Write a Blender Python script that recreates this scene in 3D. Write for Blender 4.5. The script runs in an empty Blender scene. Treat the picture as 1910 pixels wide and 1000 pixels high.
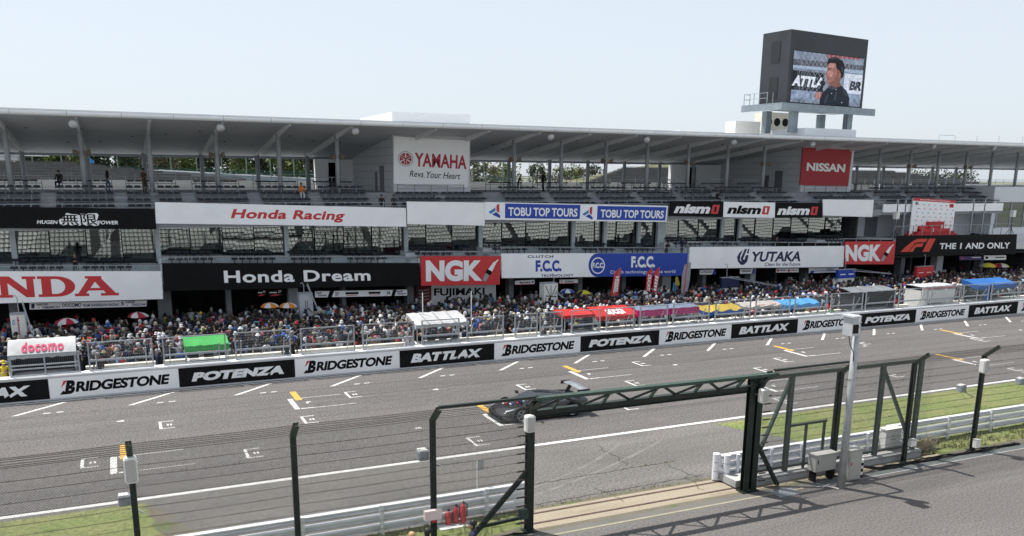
import bpy, math, random
import numpy as np
from mathutils import Vector, Matrix
SC = bpy.context.scene
COL = SC.collection
# ------------------------------------------------------------------ camera
F_, YAW, PITCH, ROLL, CH, CX, CY = 1578.486, 0.431828, -0.227468, 0.0090465, 11.1351, 955.0, 690.0
_f = np.array([math.sin(YAW)*math.cos(PITCH), math.cos(YAW)*math.cos(PITCH), math.sin(PITCH)])
_r0 = np.array([math.cos(YAW), -math.sin(YAW), 0.0]); _u0 = np.cross(_r0, _f)
_r = math.cos(ROLL)*_r0+math.sin(ROLL)*_u0; _u = -math.sin(ROLL)*_r0+math.cos(ROLL)*_u0
cam = bpy.data.cameras.new('camera'); camo = bpy.data.objects.new('camera', cam); COL.objects.link(camo)
cam.sensor_fit = 'HORIZONTAL'; cam.sensor_width = 36.0; cam.lens = F_*36/1910; cam.shift_y = (CY-500)/1910
cam.clip_start = 0.1; cam.clip_end = 6000
camo.matrix_world = Matrix(((_r[0], _u[0], -_f[0], 0), (_r[1], _u[1], -_f[1], 0), (_r[2], _u[2], -_f[2], CH), (0, 0, 0, 1)))
SC.camera = camo
# ------------------------------------------------------------------ world, sun, exposure
SUN_EL = math.radians(66); SUN_AZ = math.atan2(-0.585, 0.81)      # clockwise from +Y
w = bpy.data.worlds.new('World'); SC.world = w; w.use_nodes = True
nt = w.node_tree; bg = nt.nodes['Background']
sky = nt.nodes.new('ShaderNodeTexSky'); sky.sky_type = 'NISHITA'; sky.sun_disc = False
sky.sun_elevation = SUN_EL; sky.sun_rotation = SUN_AZ
sky.air_density = 1.0; sky.dust_density = 1.4; sky.ozone_density = 1.2
hs = nt.nodes.new('ShaderNodeHueSaturation'); hs.inputs['Saturation'].default_value = 0.62
nt.links.new(sky.outputs[0], hs.inputs['Color']); hz = nt.nodes.new('ShaderNodeMix'); hz.data_type = 'RGBA'; hz.inputs['Factor'].default_value = 0.85; hz.inputs['B'].default_value = (2.22, 2.44, 2.68, 1)   # pale hazy veil over the clear sky
nt.links.new(hs.outputs[0], hz.inputs['A']); nt.links.new(hz.outputs['Result'], bg.inputs['Color'])
bg.inputs['Strength'].default_value = 0.142
sl = bpy.data.lights.new('sun', 'SUN'); sl.energy = 3.3; sl.angle = math.radians(0.6); sl.color = (1, 0.955, 0.89)
so = bpy.data.objects.new('sun', sl); COL.objects.link(so)
sd = Vector((math.sin(SUN_AZ)*math.cos(SUN_EL), math.cos(SUN_AZ)*math.cos(SUN_EL), math.sin(SUN_EL)))
so.rotation_euler = sd.to_track_quat('Z', 'Y').to_euler(); so.location = (0, 40, 60)
SC.view_settings.view_transform = 'Standard'; SC.view_settings.look = 'None'
SC.view_settings.gamma = 1; SC.view_settings.use_curve_mapping = False
SC.view_settings.exposure = 1.1
SC.cycles.max_bounces = 6; SC.cycles.transparent_max_bounces = 24
# ------------------------------------------------------------------ helpers
R = random.Random(7)
def ray(x, y):
    return _f+_r*(x-CX)/F_-_u*(y-CY)/F_
def atY(x, y, Y):
    d = ray(x, y); return Vector((d*Y/d[1]).tolist())+Vector((0, 0, CH))
def atZ(x, y, z=0.0):
    d = ray(x, y); return Vector((d*(z-CH)/d[2]).tolist())+Vector((0, 0, CH))
MATS = {}
def mat(name, col, rough=0.7, var=0.12, scale=3.0, metal=0.0, spec=0.4, bump=0.0, bscale=40.0, emit=0.0, det=4.0, stretch=None):
    if name in MATS: return MATS[name]
    m = bpy.data.materials.new(name); m.use_nodes = True; n = m.node_tree; b = n.nodes['Principled BSDF']
    b.inputs['Roughness'].default_value = rough; b.inputs['Metallic'].default_value = metal
    b.inputs['Specular IOR Level'].default_value = spec
    tc = n.nodes.new('ShaderNodeTexCoord'); nz = n.nodes.new('ShaderNodeTexNoise')
    nz.inputs['Scale'].default_value = scale; nz.inputs['Detail'].default_value = det
    src = tc.outputs['Object']
    if stretch:
        mp = n.nodes.new('ShaderNodeMapping'); mp.inputs['Scale'].default_value = stretch
        n.links.new(src, mp.inputs[0]); src = mp.outputs[0]
    n.links.new(src, nz.inputs['Vector'])
    cr = n.nodes.new('ShaderNodeValToRGB')
    cr.color_ramp.elements[0].position = 0.3; cr.color_ramp.elements[1].position = 0.7
    cr.color_ramp.elements[0].color = tuple(max(0, c*(1-var)) for c in col)+(1,)
    cr.color_ramp.elements[1].color = tuple(min(1, c*(1+var)) for c in col)+(1,)
    n.links.new(nz.outputs['Fac'], cr.inputs[0]); n.links.new(cr.outputs[0], b.inputs['Base Color'])
    if bump:
        n2 = n.nodes.new('ShaderNodeTexNoise'); n2.inputs['Scale'].default_value = bscale
        bp = n.nodes.new('ShaderNodeBump'); bp.inputs['Strength'].default_value = bump; bp.inputs['Distance'].default_value = 0.02
        n.links.new(tc.outputs['Object'], n2.inputs['Vector']); n.links.new(n2.outputs['Fac'], bp.inputs['Height']); n.links.new(bp.outputs[0], b.inputs['Normal'])
    if emit:
        n.links.new(cr.outputs[0], b.inputs['Emission Color']); b.inputs['Emission Strength'].default_value = emit
    MATS[name] = m; return m
def ground_mat(name, layers, rough=0.9, speck=0.25, sscale=90.0, bump=0.15):
    """layers: base colour then (colour, noise scale vector, lo, hi, amount); speckle of aggregate on top."""
    m = bpy.data.materials.new(name); m.use_nodes = True; n = m.node_tree; b = n.nodes['Principled BSDF']
    b.inputs['Roughness'].default_value = rough; b.inputs['Specular IOR Level'].default_value = 0.3
    tc = n.nodes.new('ShaderNodeTexCoord')
    cur = None
    for i, L in enumerate(layers):
        if i == 0:
            rgb = n.nodes.new('ShaderNodeRGB'); rgb.outputs[0].default_value = tuple(L)+(1,); cur = rgb.outputs[0]; continue
        col, vec, lo, hi, amt = L
        mp = n.nodes.new('ShaderNodeMapping'); mp.inputs['Scale'].default_value = vec; mp.inputs['Location'].default_value = (i*3.7, i*1.3, 0)
        nz = n.nodes.new('ShaderNodeTexNoise'); nz.inputs['Scale'].default_value = 1; nz.inputs['Detail'].default_value = 6; nz.inputs['Roughness'].default_value = 0.62
        cr = n.nodes.new('ShaderNodeMapRange'); cr.inputs[1].default_value = lo; cr.inputs[2].default_value = hi; cr.inputs[3].default_value = 0; cr.inputs[4].default_value = amt
        mx = n.nodes.new('ShaderNodeMix'); mx.data_type = 'RGBA'
        n.links.new(tc.outputs['Object'], mp.inputs[0]); n.links.new(mp.outputs[0], nz.inputs['Vector']); n.links.new(nz.outputs['Fac'], cr.inputs[0])
        n.links.new(cr.outputs[0], mx.inputs['Factor']); n.links.new(cur, mx.inputs['A']); mx.inputs['B'].default_value = tuple(col)+(1,)
        cur = mx.outputs['Result']
    nz = n.nodes.new('ShaderNodeTexNoise'); nz.inputs['Scale'].default_value = sscale; nz.inputs['Detail'].default_value = 3
    cr = n.nodes.new('ShaderNodeMapRange'); cr.inputs[1].default_value = 0.3; cr.inputs[2].default_value = 0.7; cr.inputs[3].default_value = 1-speck; cr.inputs[4].default_value = 1+speck
    mx = n.nodes.new('ShaderNodeMix'); mx.data_type = 'RGBA'; mx.blend_type = 'MULTIPLY'; mx.inputs['Factor'].default_value = 1
    n.links.new(tc.outputs['Object'], nz.inputs['Vector']); n.links.new(nz.outputs['Fac'], cr.inputs[0]); n.links.new(cur, mx.inputs['A']); n.links.new(cr.outputs[0], mx.inputs['B'])
    n.links.new(mx.outputs['Result'], b.inputs['Base Color'])
    bp = n.nodes.new('ShaderNodeBump'); bp.inputs['Strength'].default_value = bump; bp.inputs['Distance'].default_value = 0.01
    n.links.new(nz.outputs['Fac'], bp.inputs['Height']); n.links.new(bp.outputs[0], b.inputs['Normal'])
    MATS[name] = m; return m
def glass_mat(name, tint, refl, alpha):
    m = bpy.data.materials.new(name); m.use_nodes = True; n = m.node_tree; n.nodes.remove(n.nodes['Principled BSDF'])
    out = n.nodes['Material Output']; g = n.nodes.new('ShaderNodeBsdfGlossy'); g.inputs['Roughness'].default_value = 0.02; g.inputs['Color'].default_value = (0.86, 0.93, 0.95, 1)
    t = n.nodes.new('ShaderNodeBsdfTransparent'); t.inputs['Color'].default_value = tuple(tint)+(1,)
    lw = n.nodes.new('ShaderNodeFresnel'); lw.inputs['IOR'].default_value = 1.5
    ad = n.nodes.new('ShaderNodeMath'); ad.operation = 'ADD'; ad.inputs[1].default_value = refl; ad.use_clamp = True
    nz = n.nodes.new('ShaderNodeTexNoise'); nz.inputs['Scale'].default_value = 0.35; tc = n.nodes.new('ShaderNodeTexCoord')
    bp = n.nodes.new('ShaderNodeBump'); bp.inputs['Strength'].default_value = 0.008; n.links.new(tc.outputs['Object'], nz.inputs['Vector'])
    n.links.new(nz.outputs['Fac'], bp.inputs['Height']); n.links.new(bp.outputs[0], g.inputs['Normal'])
    mx = n.nodes.new('ShaderNodeMixShader'); n.links.new(lw.outputs[0], ad.inputs[0]); n.links.new(ad.outputs[0], mx.inputs[0])
    n.links.new(t.outputs[0], mx.inputs[1]); n.links.new(g.outputs[0], mx.inputs[2]); n.links.new(mx.outputs[0], out.inputs[0])
    MATS[name] = m; return m

OFF = {}
def root_off(p):
    return OFF.get(p.name, Vector((0, 0, 0))) if p else Vector((0, 0, 0))
class MB:
    def __init__(s): s.v = []; s.f = []; s.m = []; s.mi = 0
    def quad(s, a, b, c, d): s.face([a, b, c, d])
    def face(s, pts):
        i = len(s.v); s.v += [tuple(p) for p in pts]; s.f.append(tuple(range(i, i+len(pts)))); s.m.append(s.mi)
    def hexa(s, p):   # p: 8 corners, bottom 4 then top 4 (same winding)
        i = len(s.v); s.v += [tuple(q) for q in p]
        for q in ((3, 2, 1, 0), (4, 5, 6, 7), (0, 1, 5, 4), (1, 2, 6, 5), (2, 3, 7, 6), (3, 0, 4, 7)):
            s.f.append(tuple(i+k for k in q)); s.m.append(s.mi)
        return s
    def box(s, x0, x1, y0, y1, z0, z1):
        return s.hexa([(x0, y0, z0), (x1, y0, z0), (x1, y1, z0), (x0, y1, z0), (x0, y0, z1), (x1, y0, z1), (x1, y1, z1), (x0, y1, z1)])
    def beam(s, p, q, w, h=None, up=(0, 0, 1)):
        p = Vector(p); q = Vector(q); h = w if h is None else h
        d = (q-p).normalized(); u = Vector(up)
        if abs(d.dot(u)) > 0.97: u = Vector((0, 1, 0))
        a = d.cross(u).normalized(); b = a.cross(d).normalized(); a = a*w/2; b = b*h/2
        return s.hexa([p-a-b, p+a-b, p+a+b, p-a+b, q-a-b, q+a-b, q+a+b, q-a+b])
    def hbeam(s, p, q, w, h, t=0.02, up=(0, 1, 0)):   # H section: web + two flanges
        p = Vector(p); q = Vector(q); d = (q-p).normalized(); u = Vector(up); a = d.cross(u).normalized(); b = a.cross(d).normalized()
        s.beam(p, q, t, h-2*t-0.002, up)
        for sg in (-1, 1):
            o = b*(h/2-t/2)*sg; s.beam(p+o, q+o, w, t, up)
        return s
    def tube(s, pts, r, n=8, caps=True):
        pts = [Vector(p) for p in pts]; rs = r if isinstance(r, (list, tuple)) else [r]*len(pts)
        i0 = len(s.v); N = len(pts)
        for k, p in enumerate(pts):
            d = (pts[min(k+1, N-1)]-pts[max(k-1, 0)]).normalized(); u = Vector((0, 0, 1)) if abs(d.z) < 0.95 else Vector((1, 0, 0))
            a = d.cross(u).normalized(); b = a.cross(d)
            for j in range(n):
                t = 2*math.pi*j/n; s.v.append(tuple(p+(a*math.cos(t)+b*math.sin(t))*rs[k]))
        for k in range(N-1):
            for j in range(n):
                j2 = (j+1) % n; s.f.append((i0+k*n+j, i0+k*n+j2, i0+(k+1)*n+j2, i0+(k+1)*n+j)); s.m.append(s.mi)
        if caps:
            s.f.append(tuple(i0+j for j in range(n))[::-1]); s.f.append(tuple(i0+(N-1)*n+j for j in range(n))); s.m += [s.mi]*2
        return s
    def prism(s, poly, a, b):    # polygon (3D points) extruded by vector b-a given as single vector a (b unused)
        n = len(poly); i = len(s.v); e = Vector(a)
        s.v += [tuple(Vector(p)) for p in poly]+[tuple(Vector(p)+e) for p in poly]
        s.f.append(tuple(range(i, i+n))); s.f.append(tuple(range(i+2*n-1, i+n-1, -1))); s.m += [s.mi]*2
        for k in range(n):
            k2 = (k+1) % n; s.f.append((i+k2, i+k, i+n+k, i+n+k2)); s.m.append(s.mi)
        return s
    def grid(s, rows):
        i = len(s.v); n = len(rows[0])
        for r in rows: s.v += [tuple(p) for p in r]
        for a in range(len(rows)-1):
            for b in range(n-1):
                s.f.append((i+a*n+b, i+a*n+b+1, i+(a+1)*n+b+1, i+(a+1)*n+b)); s.m.append(s.mi)
        return s
    def build(s, name, mats, parent=None, smooth=False, loc=None):
        me = bpy.data.meshes.new(name); off = root_off(parent) if loc is None else Vector(loc)
        vv = [(x-off.x, y-off.y, z-off.z) for x, y, z in s.v]
        me.from_pydata(vv, [], s.f); me.update()
        for m in (mats if isinstance(mats, (list, tuple)) else [mats]): me.materials.append(m)
        me.polygons.foreach_set('material_index', s.m)
        if smooth: me.polygons.foreach_set('use_smooth', [True]*len(s.f))
        o = bpy.data.objects.new(name, me); COL.objects.link(o)
        if parent: o.parent = parent; OFF[o.name] = off
        elif loc is not None: o.location = off; OFF[o.name] = off
        return o
def build_each(b, name, mats, parent, **k):   # one object for every separate piece collected in b
    par = list(range(len(b.v)))
    def find(i):
        while par[i] != i: par[i] = par[par[i]]; i = par[i]
        return i
    for f in b.f:
        for q in f[1:]: par[find(q)] = find(f[0])
    G = {}
    for f, m in zip(b.f, b.m): G.setdefault(find(f[0]), []).append((f, m))
    for g in G.values():
        c = MB(); ix = {}
        for f, m in g:
            for q in f:
                if q not in ix: ix[q] = len(c.v); c.v.append(b.v[q])
            c.f.append(tuple(ix[q] for q in f)); c.m.append(m)
        c.build(name, mats, parent, **k)
def tag(o, label, cat, group=None):
    o['label'] = label; o['category'] = cat
    if group: o['group'] = group
    return o
def struct(o, kind='structure'):
    o['kind'] = kind; return o
def thing(name, label, cat, loc, group=None):
    o = bpy.data.objects.new(name, None); COL.objects.link(o); o.location = loc; o.empty_display_size = 0.2
    OFF[o.name] = Vector(loc); return tag(o, label, cat, group)
def copy_tree(o, parent=None):
    c = o.copy(); COL.objects.link(c); c.parent = parent
    for ch in list(o.children): copy_tree(ch, c)
    return c
# ---- 2D shapes (lettering, logos): (verts Nx2 in 0..1 box, faces)
_TC = {}
def _curve_shape(cu, shear=0.0):
    o = bpy.data.objects.new('tmp', cu); COL.objects.link(o)
    dg = bpy.context.evaluated_depsgraph_get(); me = bpy.data.meshes.new_from_object(o.evaluated_get(dg))
    v = np.array([p.co[:2] for p in me.vertices]); f = [tuple(p.vertices) for p in me.polygons]
    bpy.data.objects.remove(o); bpy.data.meshes.remove(me)
    v[:, 0] += shear*v[:, 1]
    return v, f
def norm(v):
    lo = v.min(0); hi = v.max(0); return (v-lo)/np.maximum(hi-lo, 1e-6)
def text(s, bold=0.02, shear=0.0, space=1.0):
    k = (s, bold, shear, space)
    if k not in _TC:
        cu = bpy.data.curves.new('t', 'FONT'); cu.body = s; cu.offset = bold; cu.space_character = space; cu.resolution_u = 4; cu.fill_mode = 'FRONT'
        v, f = _curve_shape(cu, shear); bpy.data.curves.remove(cu); _TC[k] = (norm(v), f)
    return _TC[k]
def poly(*loops, box=None):
    cu = bpy.data.curves.new('p', 'CURVE'); cu.dimensions = '2D'; cu.fill_mode = 'FRONT'
    for L in loops:
        sp = cu.splines.new('POLY'); sp.points.add(len(L)-1); sp.use_cyclic_u = True
        for p, q in zip(sp.points, L): p.co = (q[0], q[1], 0, 1)
    v, f = _curve_shape(cu); bpy.data.curves.remove(cu)
    if box: v = (v-np.array(box[:2]))/(np.array(box[2:])-np.array(box[:2]))
    return v, f
def circ(cx, cy, rx, ry=None, n=32, a0=0, a1=360):
    ry = rx if ry is None else ry
    return [(cx+rx*math.cos(math.radians(a0+(a1-a0)*i/(n if a1-a0 == 360 else n-1))), cy+ry*math.sin(math.radians(a0+(a1-a0)*i/(n if a1-a0 == 360 else n-1)))) for i in range(n)]
def stroke(pts, w):
    L = []; Rr = []; P = [Vector(p) for p in pts]
    for i, p in enumerate(P):
        d = (P[min(i+1, len(P)-1)]-P[max(i-1, 0)]).normalized(); nrm = Vector((-d.y, d.x))*w/2
        L.append(tuple(p+nrm)); Rr.append(tuple(p-nrm))
    return L+Rr[::-1]
def decal(name, shape, q, rect, m, parent, off=0.006):
    """q = (tl,tr,br,bl) 3D corners of the host face; rect = u0,v0,u1,v1 (v up)."""
    tl, tr, br, bl = [np.array(p) for p in q]
    nrm = np.cross(br-bl, tl-bl); nrm /= np.linalg.norm(nrm)
    v, f = shape; u = rect[0]+v[:, 0:1]*(rect[2]-rect[0]); t = rect[1]+v[:, 1:2]*(rect[3]-rect[1])
    P = bl*(1-u)*(1-t)+br*u*(1-t)+tr*u*t+tl*(1-u)*t+nrm*off
    b = MB(); b.v = [tuple(p) for p in P]; b.f = list(f); b.m = [0]*len(f)
    return b.build(name, m, parent)
FULL = ([[0, 0], [1, 0], [1, 1], [0, 1]], [(0, 1, 2, 3)]); FULL = (np.array(FULL[0], float), FULL[1])
def sign(name, label, cat, q, m, depth=0.12, group=None, back=None):
    q = [Vector(p) for p in q]; t = thing(name, label, cat, (q[3]+q[2])/2, group)
    nrm = (q[2]-q[3]).cross(q[0]-q[3]).normalized()
    MB().prism([q[3], q[2], q[1], q[0]], -nrm*depth, None).build('panel', m, t)
    return t, q
def pq(Y, tl, tr, br, bl):
    return [atY(*tl, Y), atY(*tr, Y), atY(*br, Y), atY(*bl, Y)]
# ------------------------------------------------------------------ materials
WHITE = mat('sign_white', (0.87, 0.875, 0.89), 0.5, 0.035, 0.9, bump=0.12, bscale=1.3); BLACK = mat('sign_black', (0.007, 0.007, 0.008), 0.6, 0.2, 1.5, spec=0.12)
RED = mat('sign_red', (0.55, 0.035, 0.04), 0.45, 0.06, 2); NAVY = mat('sign_navy', (0.012, 0.02, 0.075), 0.5, 0.1); BLUE = mat('sign_blue', (0.015, 0.055, 0.36), 0.45, 0.06)
LETW = mat('letter_white', (0.82, 0.83, 0.84), 0.5, 0.03); GREYL = mat('letter_grey', (0.3, 0.31, 0.33), 0.5, 0.1); YEL = mat('paint_yellow', (0.48, 0.28, 0.05), 0.8, 0.3, 8, det=8)
CYAN = mat('letter_sky_blue', (0.03, 0.22, 0.5), 0.5, 0.06)
PANEL = mat('white_metal_cladding', (0.62, 0.64, 0.67), 0.5, 0.05, 1.2, stretch=(1, 1, 6)); SOFFIT = mat('grey_soffit', (0.5, 0.53, 0.56), 0.75, 0.06, 0.6)
RIBM = mat('white_rib', (0.72, 0.73, 0.75), 0.5, 0.05); COLM = mat('grey_column', (0.34, 0.36, 0.38), 0.55, 0.08, 2)
CONC = mat('concrete', (0.36, 0.36, 0.36), 0.9, 0.14, 1.6, bump=0.2); CONCD = mat('dark_concrete', (0.27, 0.285, 0.305), 0.9, 0.14, 1.6)
CONCL = mat('pale_concrete', (0.55, 0.56, 0.58), 0.85, 0.08, 1.2)
SEAT = mat('dark_seat', (0.016, 0.019, 0.03), 0.5, 0.25, 5); STEEL = mat('galvanised_steel', (0.33, 0.36, 0.39), 0.5, 0.12, 4, metal=0.35)
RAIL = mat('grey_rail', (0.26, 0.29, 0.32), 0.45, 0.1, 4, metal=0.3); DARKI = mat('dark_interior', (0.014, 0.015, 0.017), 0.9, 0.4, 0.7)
GREENB = mat('green_black_steel', (0.012, 0.02, 0.016), 0.42, 0.3, 6); GREENL = mat('dark_green_steel', (0.03, 0.055, 0.043), 0.5, 0.25, 8)
WIRE = mat('rusty_wire', (0.05, 0.042, 0.036), 0.8, 0.5, 12); MESHM = mat('chain_link_wire', (0.2, 0.205, 0.2), 0.6, 0.3, 10, metal=0.2)
ROOFT = mat('roof_metal', (0.75, 0.76, 0.77), 0.35, 0.04, 0.8, metal=0.1); PAINTW = mat('line_paint_white', (0.5, 0.5, 0.485), 0.85, 0.3, 5, det=10)
GUARD = mat('guardrail_zinc', (0.78, 0.8, 0.86), 0.4, 0.07, 3, metal=0.05); CREAM = mat('cream_wall', (0.66, 0.64, 0.56), 0.8, 0.08, 2)
PLASTW = mat('white_plastic', (0.72, 0.71, 0.68), 0.5, 0.05); PINKB = mat('pale_pink_box', (0.72, 0.58, 0.55), 0.55, 0.06)
RUST = mat('rust_brown', (0.075, 0.045, 0.042), 0.9, 0.35, 6); RUBBER = mat('black_rubber', (0.009, 0.009, 0.01), 0.7, 0.3, 6, spec=0.2)
GLASS = glass_mat('tinted_glass', (0.4, 0.45, 0.45), 0.2, 0.5); CLEAR = glass_mat('clear_glass', (0.8, 0.84, 0.85), 0.03, 0.8)
# ------------------------------------------------------------------ ground
ASPH = ground_mat('track_asphalt', [(0.104, 0.097, 0.094), ((0.07, 0.067, 0.068), (0.012, 0.5, 1), 0.45, 0.75, 0.8), ((0.125, 0.118, 0.115), (0.05, 0.09, 1), 0.45, 0.75, 0.7), ((0.06, 0.058, 0.06), (0.02, 1.6, 1), 0.52, 0.68, 0.75), ((0.13, 0.124, 0.12), (0.35, 0.5, 1), 0.56, 0.7, 0.5)], speck=0.5, sscale=11, bump=0.25)
RUNOFF = ground_mat('run_off_asphalt', [(0.112, 0.106, 0.1), ((0.16, 0.152, 0.142), (0.06, 0.45, 1), 0.48, 0.72, 0.8), ((0.075, 0.074, 0.074), (0.11, 0.3, 1), 0.52, 0.7, 0.6)], speck=0.42, sscale=11)
ROADM = ground_mat('service_asphalt', [(0.102, 0.095, 0.092), ((0.125, 0.118, 0.115), (0.12, 0.5, 1), 0.45, 0.7, 0.8), ((0.065, 0.062, 0.063), (0.07, 0.9, 1), 0.55, 0.72, 0.6)], speck=0.42, sscale=14)
PITM = ground_mat('pit_lane_concrete', [(0.2, 0.195, 0.19), ((0.14, 0.14, 0.14), (0.1, 0.3, 1), 0.45, 0.7, 0.7)], speck=0.12)
EARTH = ground_mat('bare_earth', [(0.11, 0.098, 0.075), ((0.15, 0.135, 0.11), (0.4, 0.7, 1), 0.45, 0.7, 0.8), ((0.07, 0.1, 0.03), (0.9, 0.9, 1), 0.52, 0.62, 0.8)], speck=0.3, sscale=18)
SLABM = ground_mat('sandy_slab', [(0.26, 0.225, 0.17), ((0.16, 0.12, 0.085), (0.25, 0.9, 1), 0.5, 0.72, 0.8), ((0.26, 0.235, 0.19), (0.5, 0.5, 1), 0.5, 0.7, 0.7)], speck=0.12, sscale=14)
FIELD = ground_mat('far_ground', [(0.15, 0.15, 0.13), ((0.1, 0.12, 0.06), (0.03, 0.03, 1), 0.45, 0.6, 0.9)], speck=0.1, sscale=2)
GRASSM = ground_mat('short_grass', [(0.135, 0.17, 0.052), ((0.19, 0.185, 0.08), (0.35, 0.6, 1), 0.42, 0.66, 0.85), ((0.07, 0.1, 0.025), (1.1, 1.4, 1), 0.55, 0.68, 0.7)], speck=0.4, sscale=7, bump=0.5)
def sheet(name, pts, z, m, kind='structure'):
    b = MB(); b.face([(x, y, z) for x, y in pts]); return struct(b.build(name, m), kind)
def rect(x0, x1, y0, y1): return [(x0, y0), (x1, y0), (x1, y1), (x0, y1)]
sheet('ground', rect(-1500, 2500, -300, 3000), -0.06, FIELD)
sheet('race_track', rect(-160, 420, 30.3, 46.9), 0, ASPH)
sheet('run_off', rect(-160, 420, 24.4, 30.3), 0, RUNOFF)
sheet('verge', rect(-160, 420, 22.5, 24.4), 0, EARTH)
sheet('gutter', rect(-160, 420, 21.95, 22.5), 0, ground_mat('gutter_concrete', [(0.12, 0.115, 0.105), ((0.08, 0.078, 0.07), (0.4, 1.2, 1), 0.5, 0.7, 0.8)], speck=.18))
sheet('service_road', rect(-160, 420, 13.2, 21.95), 0, ROADM)
sheet('pit_lane', rect(-160, 420, 46.9, 100), 0, PITM)
b = MB()
b.face([(x, y, .004) for x, y in rect(-160, 420, 30.38, 30.62)]); b.face([(x, y, .004) for x, y in rect(-160, 420, 45.95, 46.13)])
for k in range(-6, 20):                      # slanted bays along the pit wall
    x = -5.3+4.93*k
    if -12 < x < 110: b.face([(x, 43.85, .004), (x+.26, 43.85, .004), (x+2.28, 45.7, .004), (x+2.02, 45.7, .004)]); [b.face([(x+1.3+q, 43.75, .004), (x+1.6+q, 43.75, .004), (x+1.65+q, 43.87, .004), (x+1.35+q, 43.87, .004)]) for q in (0, .55)]
def bar(x0, x1, y0, y1): b.face([(x, y, .004) for x, y in rect(x0, x1, y0, y1)])
for k in range(-1, 7):                       # grid boxes, two staggered columns
    for x, yf in ((6.95+16*k, 42.05), (-1.1+16*k, 35.72)):
        bar(x, x+.24, yf-2.08, yf); bar(x+.3, x+.9, yf-2.08, yf-1.98); bar(x+.3, x+.8, yf-.1, yf); bar(x+.9, x+3.0, yf-2.08, yf-2.03); bar(x+.8, x+2.7, yf-.05, yf)
        bar(x+.75, x+.85, yf-1.2, yf-.85); bar(x+.85, x+1.0, yf-.95, yf-.85)
for x, y in ((-2.13, 35.72), (.89, 40.01), (3.87, 34.45), (6.94, 38.39), (9.9, 42.07), (12.85, 32.34), (18.82, 40.07), (21.76, 34.6), (24.73, 38.53), (27.77, 42.57), (36.63, 40.09), (29.8, 32.4), (33.6, 38.4), (45.6, 42.4), (39.7, 34.5), (54.4, 40.0), (47.8, 32.4)):
    bar(x-.02, x+.1, y-.95, y+.25); bar(x+.1, x+.62, y+.18, y+.25); bar(x+.1, x+.62, y-.95, y-.88)
    for q in (0, .14): bar(x+.3+q, x+.38+q, y-.5, y-.25)
for x, y in ((-.87, 41.03), (11.23, 34.73), (14.3, 41.0), (27.2, 34.7), (29.6, 41.1), (45, 41), (43, 34.7), (61, 41.1)): b.face([(x, y, .004), (x+.35, y-.06, .004), (x+.3, y+.18, .004), (x+.05, y+.1, .004)])
struct(b.build('road_marking', PAINTW))
b = MB()
for k in range(-1, 7):
    for x, y0, y1 in ((7.3+16*k, 41.62, 43.45), (-.75+16*k, 35.28, 37.28)): b.face([(p, q, .008) for p, q in rect(x, x+.32, y0, y1)])
struct(b.build('grid_marking', YEL))
# run-off details: scrubbed drag marks, cracks with weeds, joints
b = MB()
RZ = [0]
def ribbon(pts, wd, z=.004):
    RZ[0] = (RZ[0]+1) % 60; z += RZ[0]*.00004
    P = [Vector((x, y, z)) for x, y in pts]
    L = []
    for i, p in enumerate(P):
        d = (P[min(i+1, len(P)-1)]-P[max(i-1, 0)]).normalized(); n = Vector((-d.y, d.x, 0))*wd*.5*R.uniform(.6, 1.3); L.append((p+n, p-n))
    for (a, c), (e, f) in zip(L, L[1:]): b.face([a, c, f, e])
SCRUB = mat('scrub_mark', (0.132, 0.128, 0.122), 0.9, 0.25, 2)
for p0, p1, bend in (((11.6, 25.7), (19.0, 29.6), .9), ((11.4, 25.0), (20.5, 29.0), .6), ((2.0, 27.2), (8.5, 26.2), -.3)):
    pts = [(p0[0]+(p1[0]-p0[0])*t+0, p0[1]+(p1[1]-p0[1])*t-bend*4*t*(1-t)*.6) for t in [i/24 for i in range(25)]]; ribbon(pts, .16)
struct(b.build('drag_mark', SCRUB))
b = MB()
for k in range(7):
    for x, yf in ((6.95+16*k-16, 42.05), (-1.1+16*k, 35.72)):
        for dy in (-.35, -1.75): ribbon([(x+R.uniform(2, 3)+i*.9, yf+dy+.03*math.sin(i)) for i in range(9)], .26, .0012)
for k in range(12):
    x = R.uniform(-12, 60); y = R.uniform(33, 44); c = R.choice((-1, 1))*R.uniform(.0, .012); ribbon([(x+i*1.2, y+c*(i*1.2)**2*.25) for i in range(R.randint(8, 16))], R.uniform(.12, .28), .0012)
for k in range(6):
    ribbon([(5+k*1.1+i*.9, 40.6-.3*k+.035*(i-4)**2) for i in range(12)], .16, .0012)
struct(b.build('tyre_mark', mat('rubbered_asphalt', (.087, .083, .082), .85, .3, 3)))
b = MB(); CRACK = mat('crack_filler', (0.035, 0.034, 0.034), 0.95, 0.3, 3); cr = []
for y, x0, x1 in ((26.35, 11.4, 19.5), (24.55, 11.4, 19.4), (26.1, 2.0, 11.2)): cr.append([(x0+(x1-x0)*i/40, y+R.uniform(-.04, .04)+.004*i) for i in range(41)])
for x, y, n in ((17.6, 29.4, 16), (18.9, 26.4, 14), (15.0, 25.2, 10), (8.6, 28.0, 14), (7.2, 25.5, 8), (18.7, 24.8, 8)):
    p = [(x, y)]
    for i in range(n): p.append((p[-1][0]+R.uniform(-.14, .14), p[-1][1]-.16+R.uniform(-.06, .06)))
    cr.append(p)
for p in cr: ribbon(p, .025, .0075)
struct(b.build('pavement_crack', CRACK))
BLADE = [mat('grass_blade_%s' % n, c, 0.8, 0.3, 2) for n, c in (('green', (.15, .19, .05)), ('olive', (.19, .195, .07)), ('straw', (.28, .25, .13)), ('deep', (.08, .12, .03)))]
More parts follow.
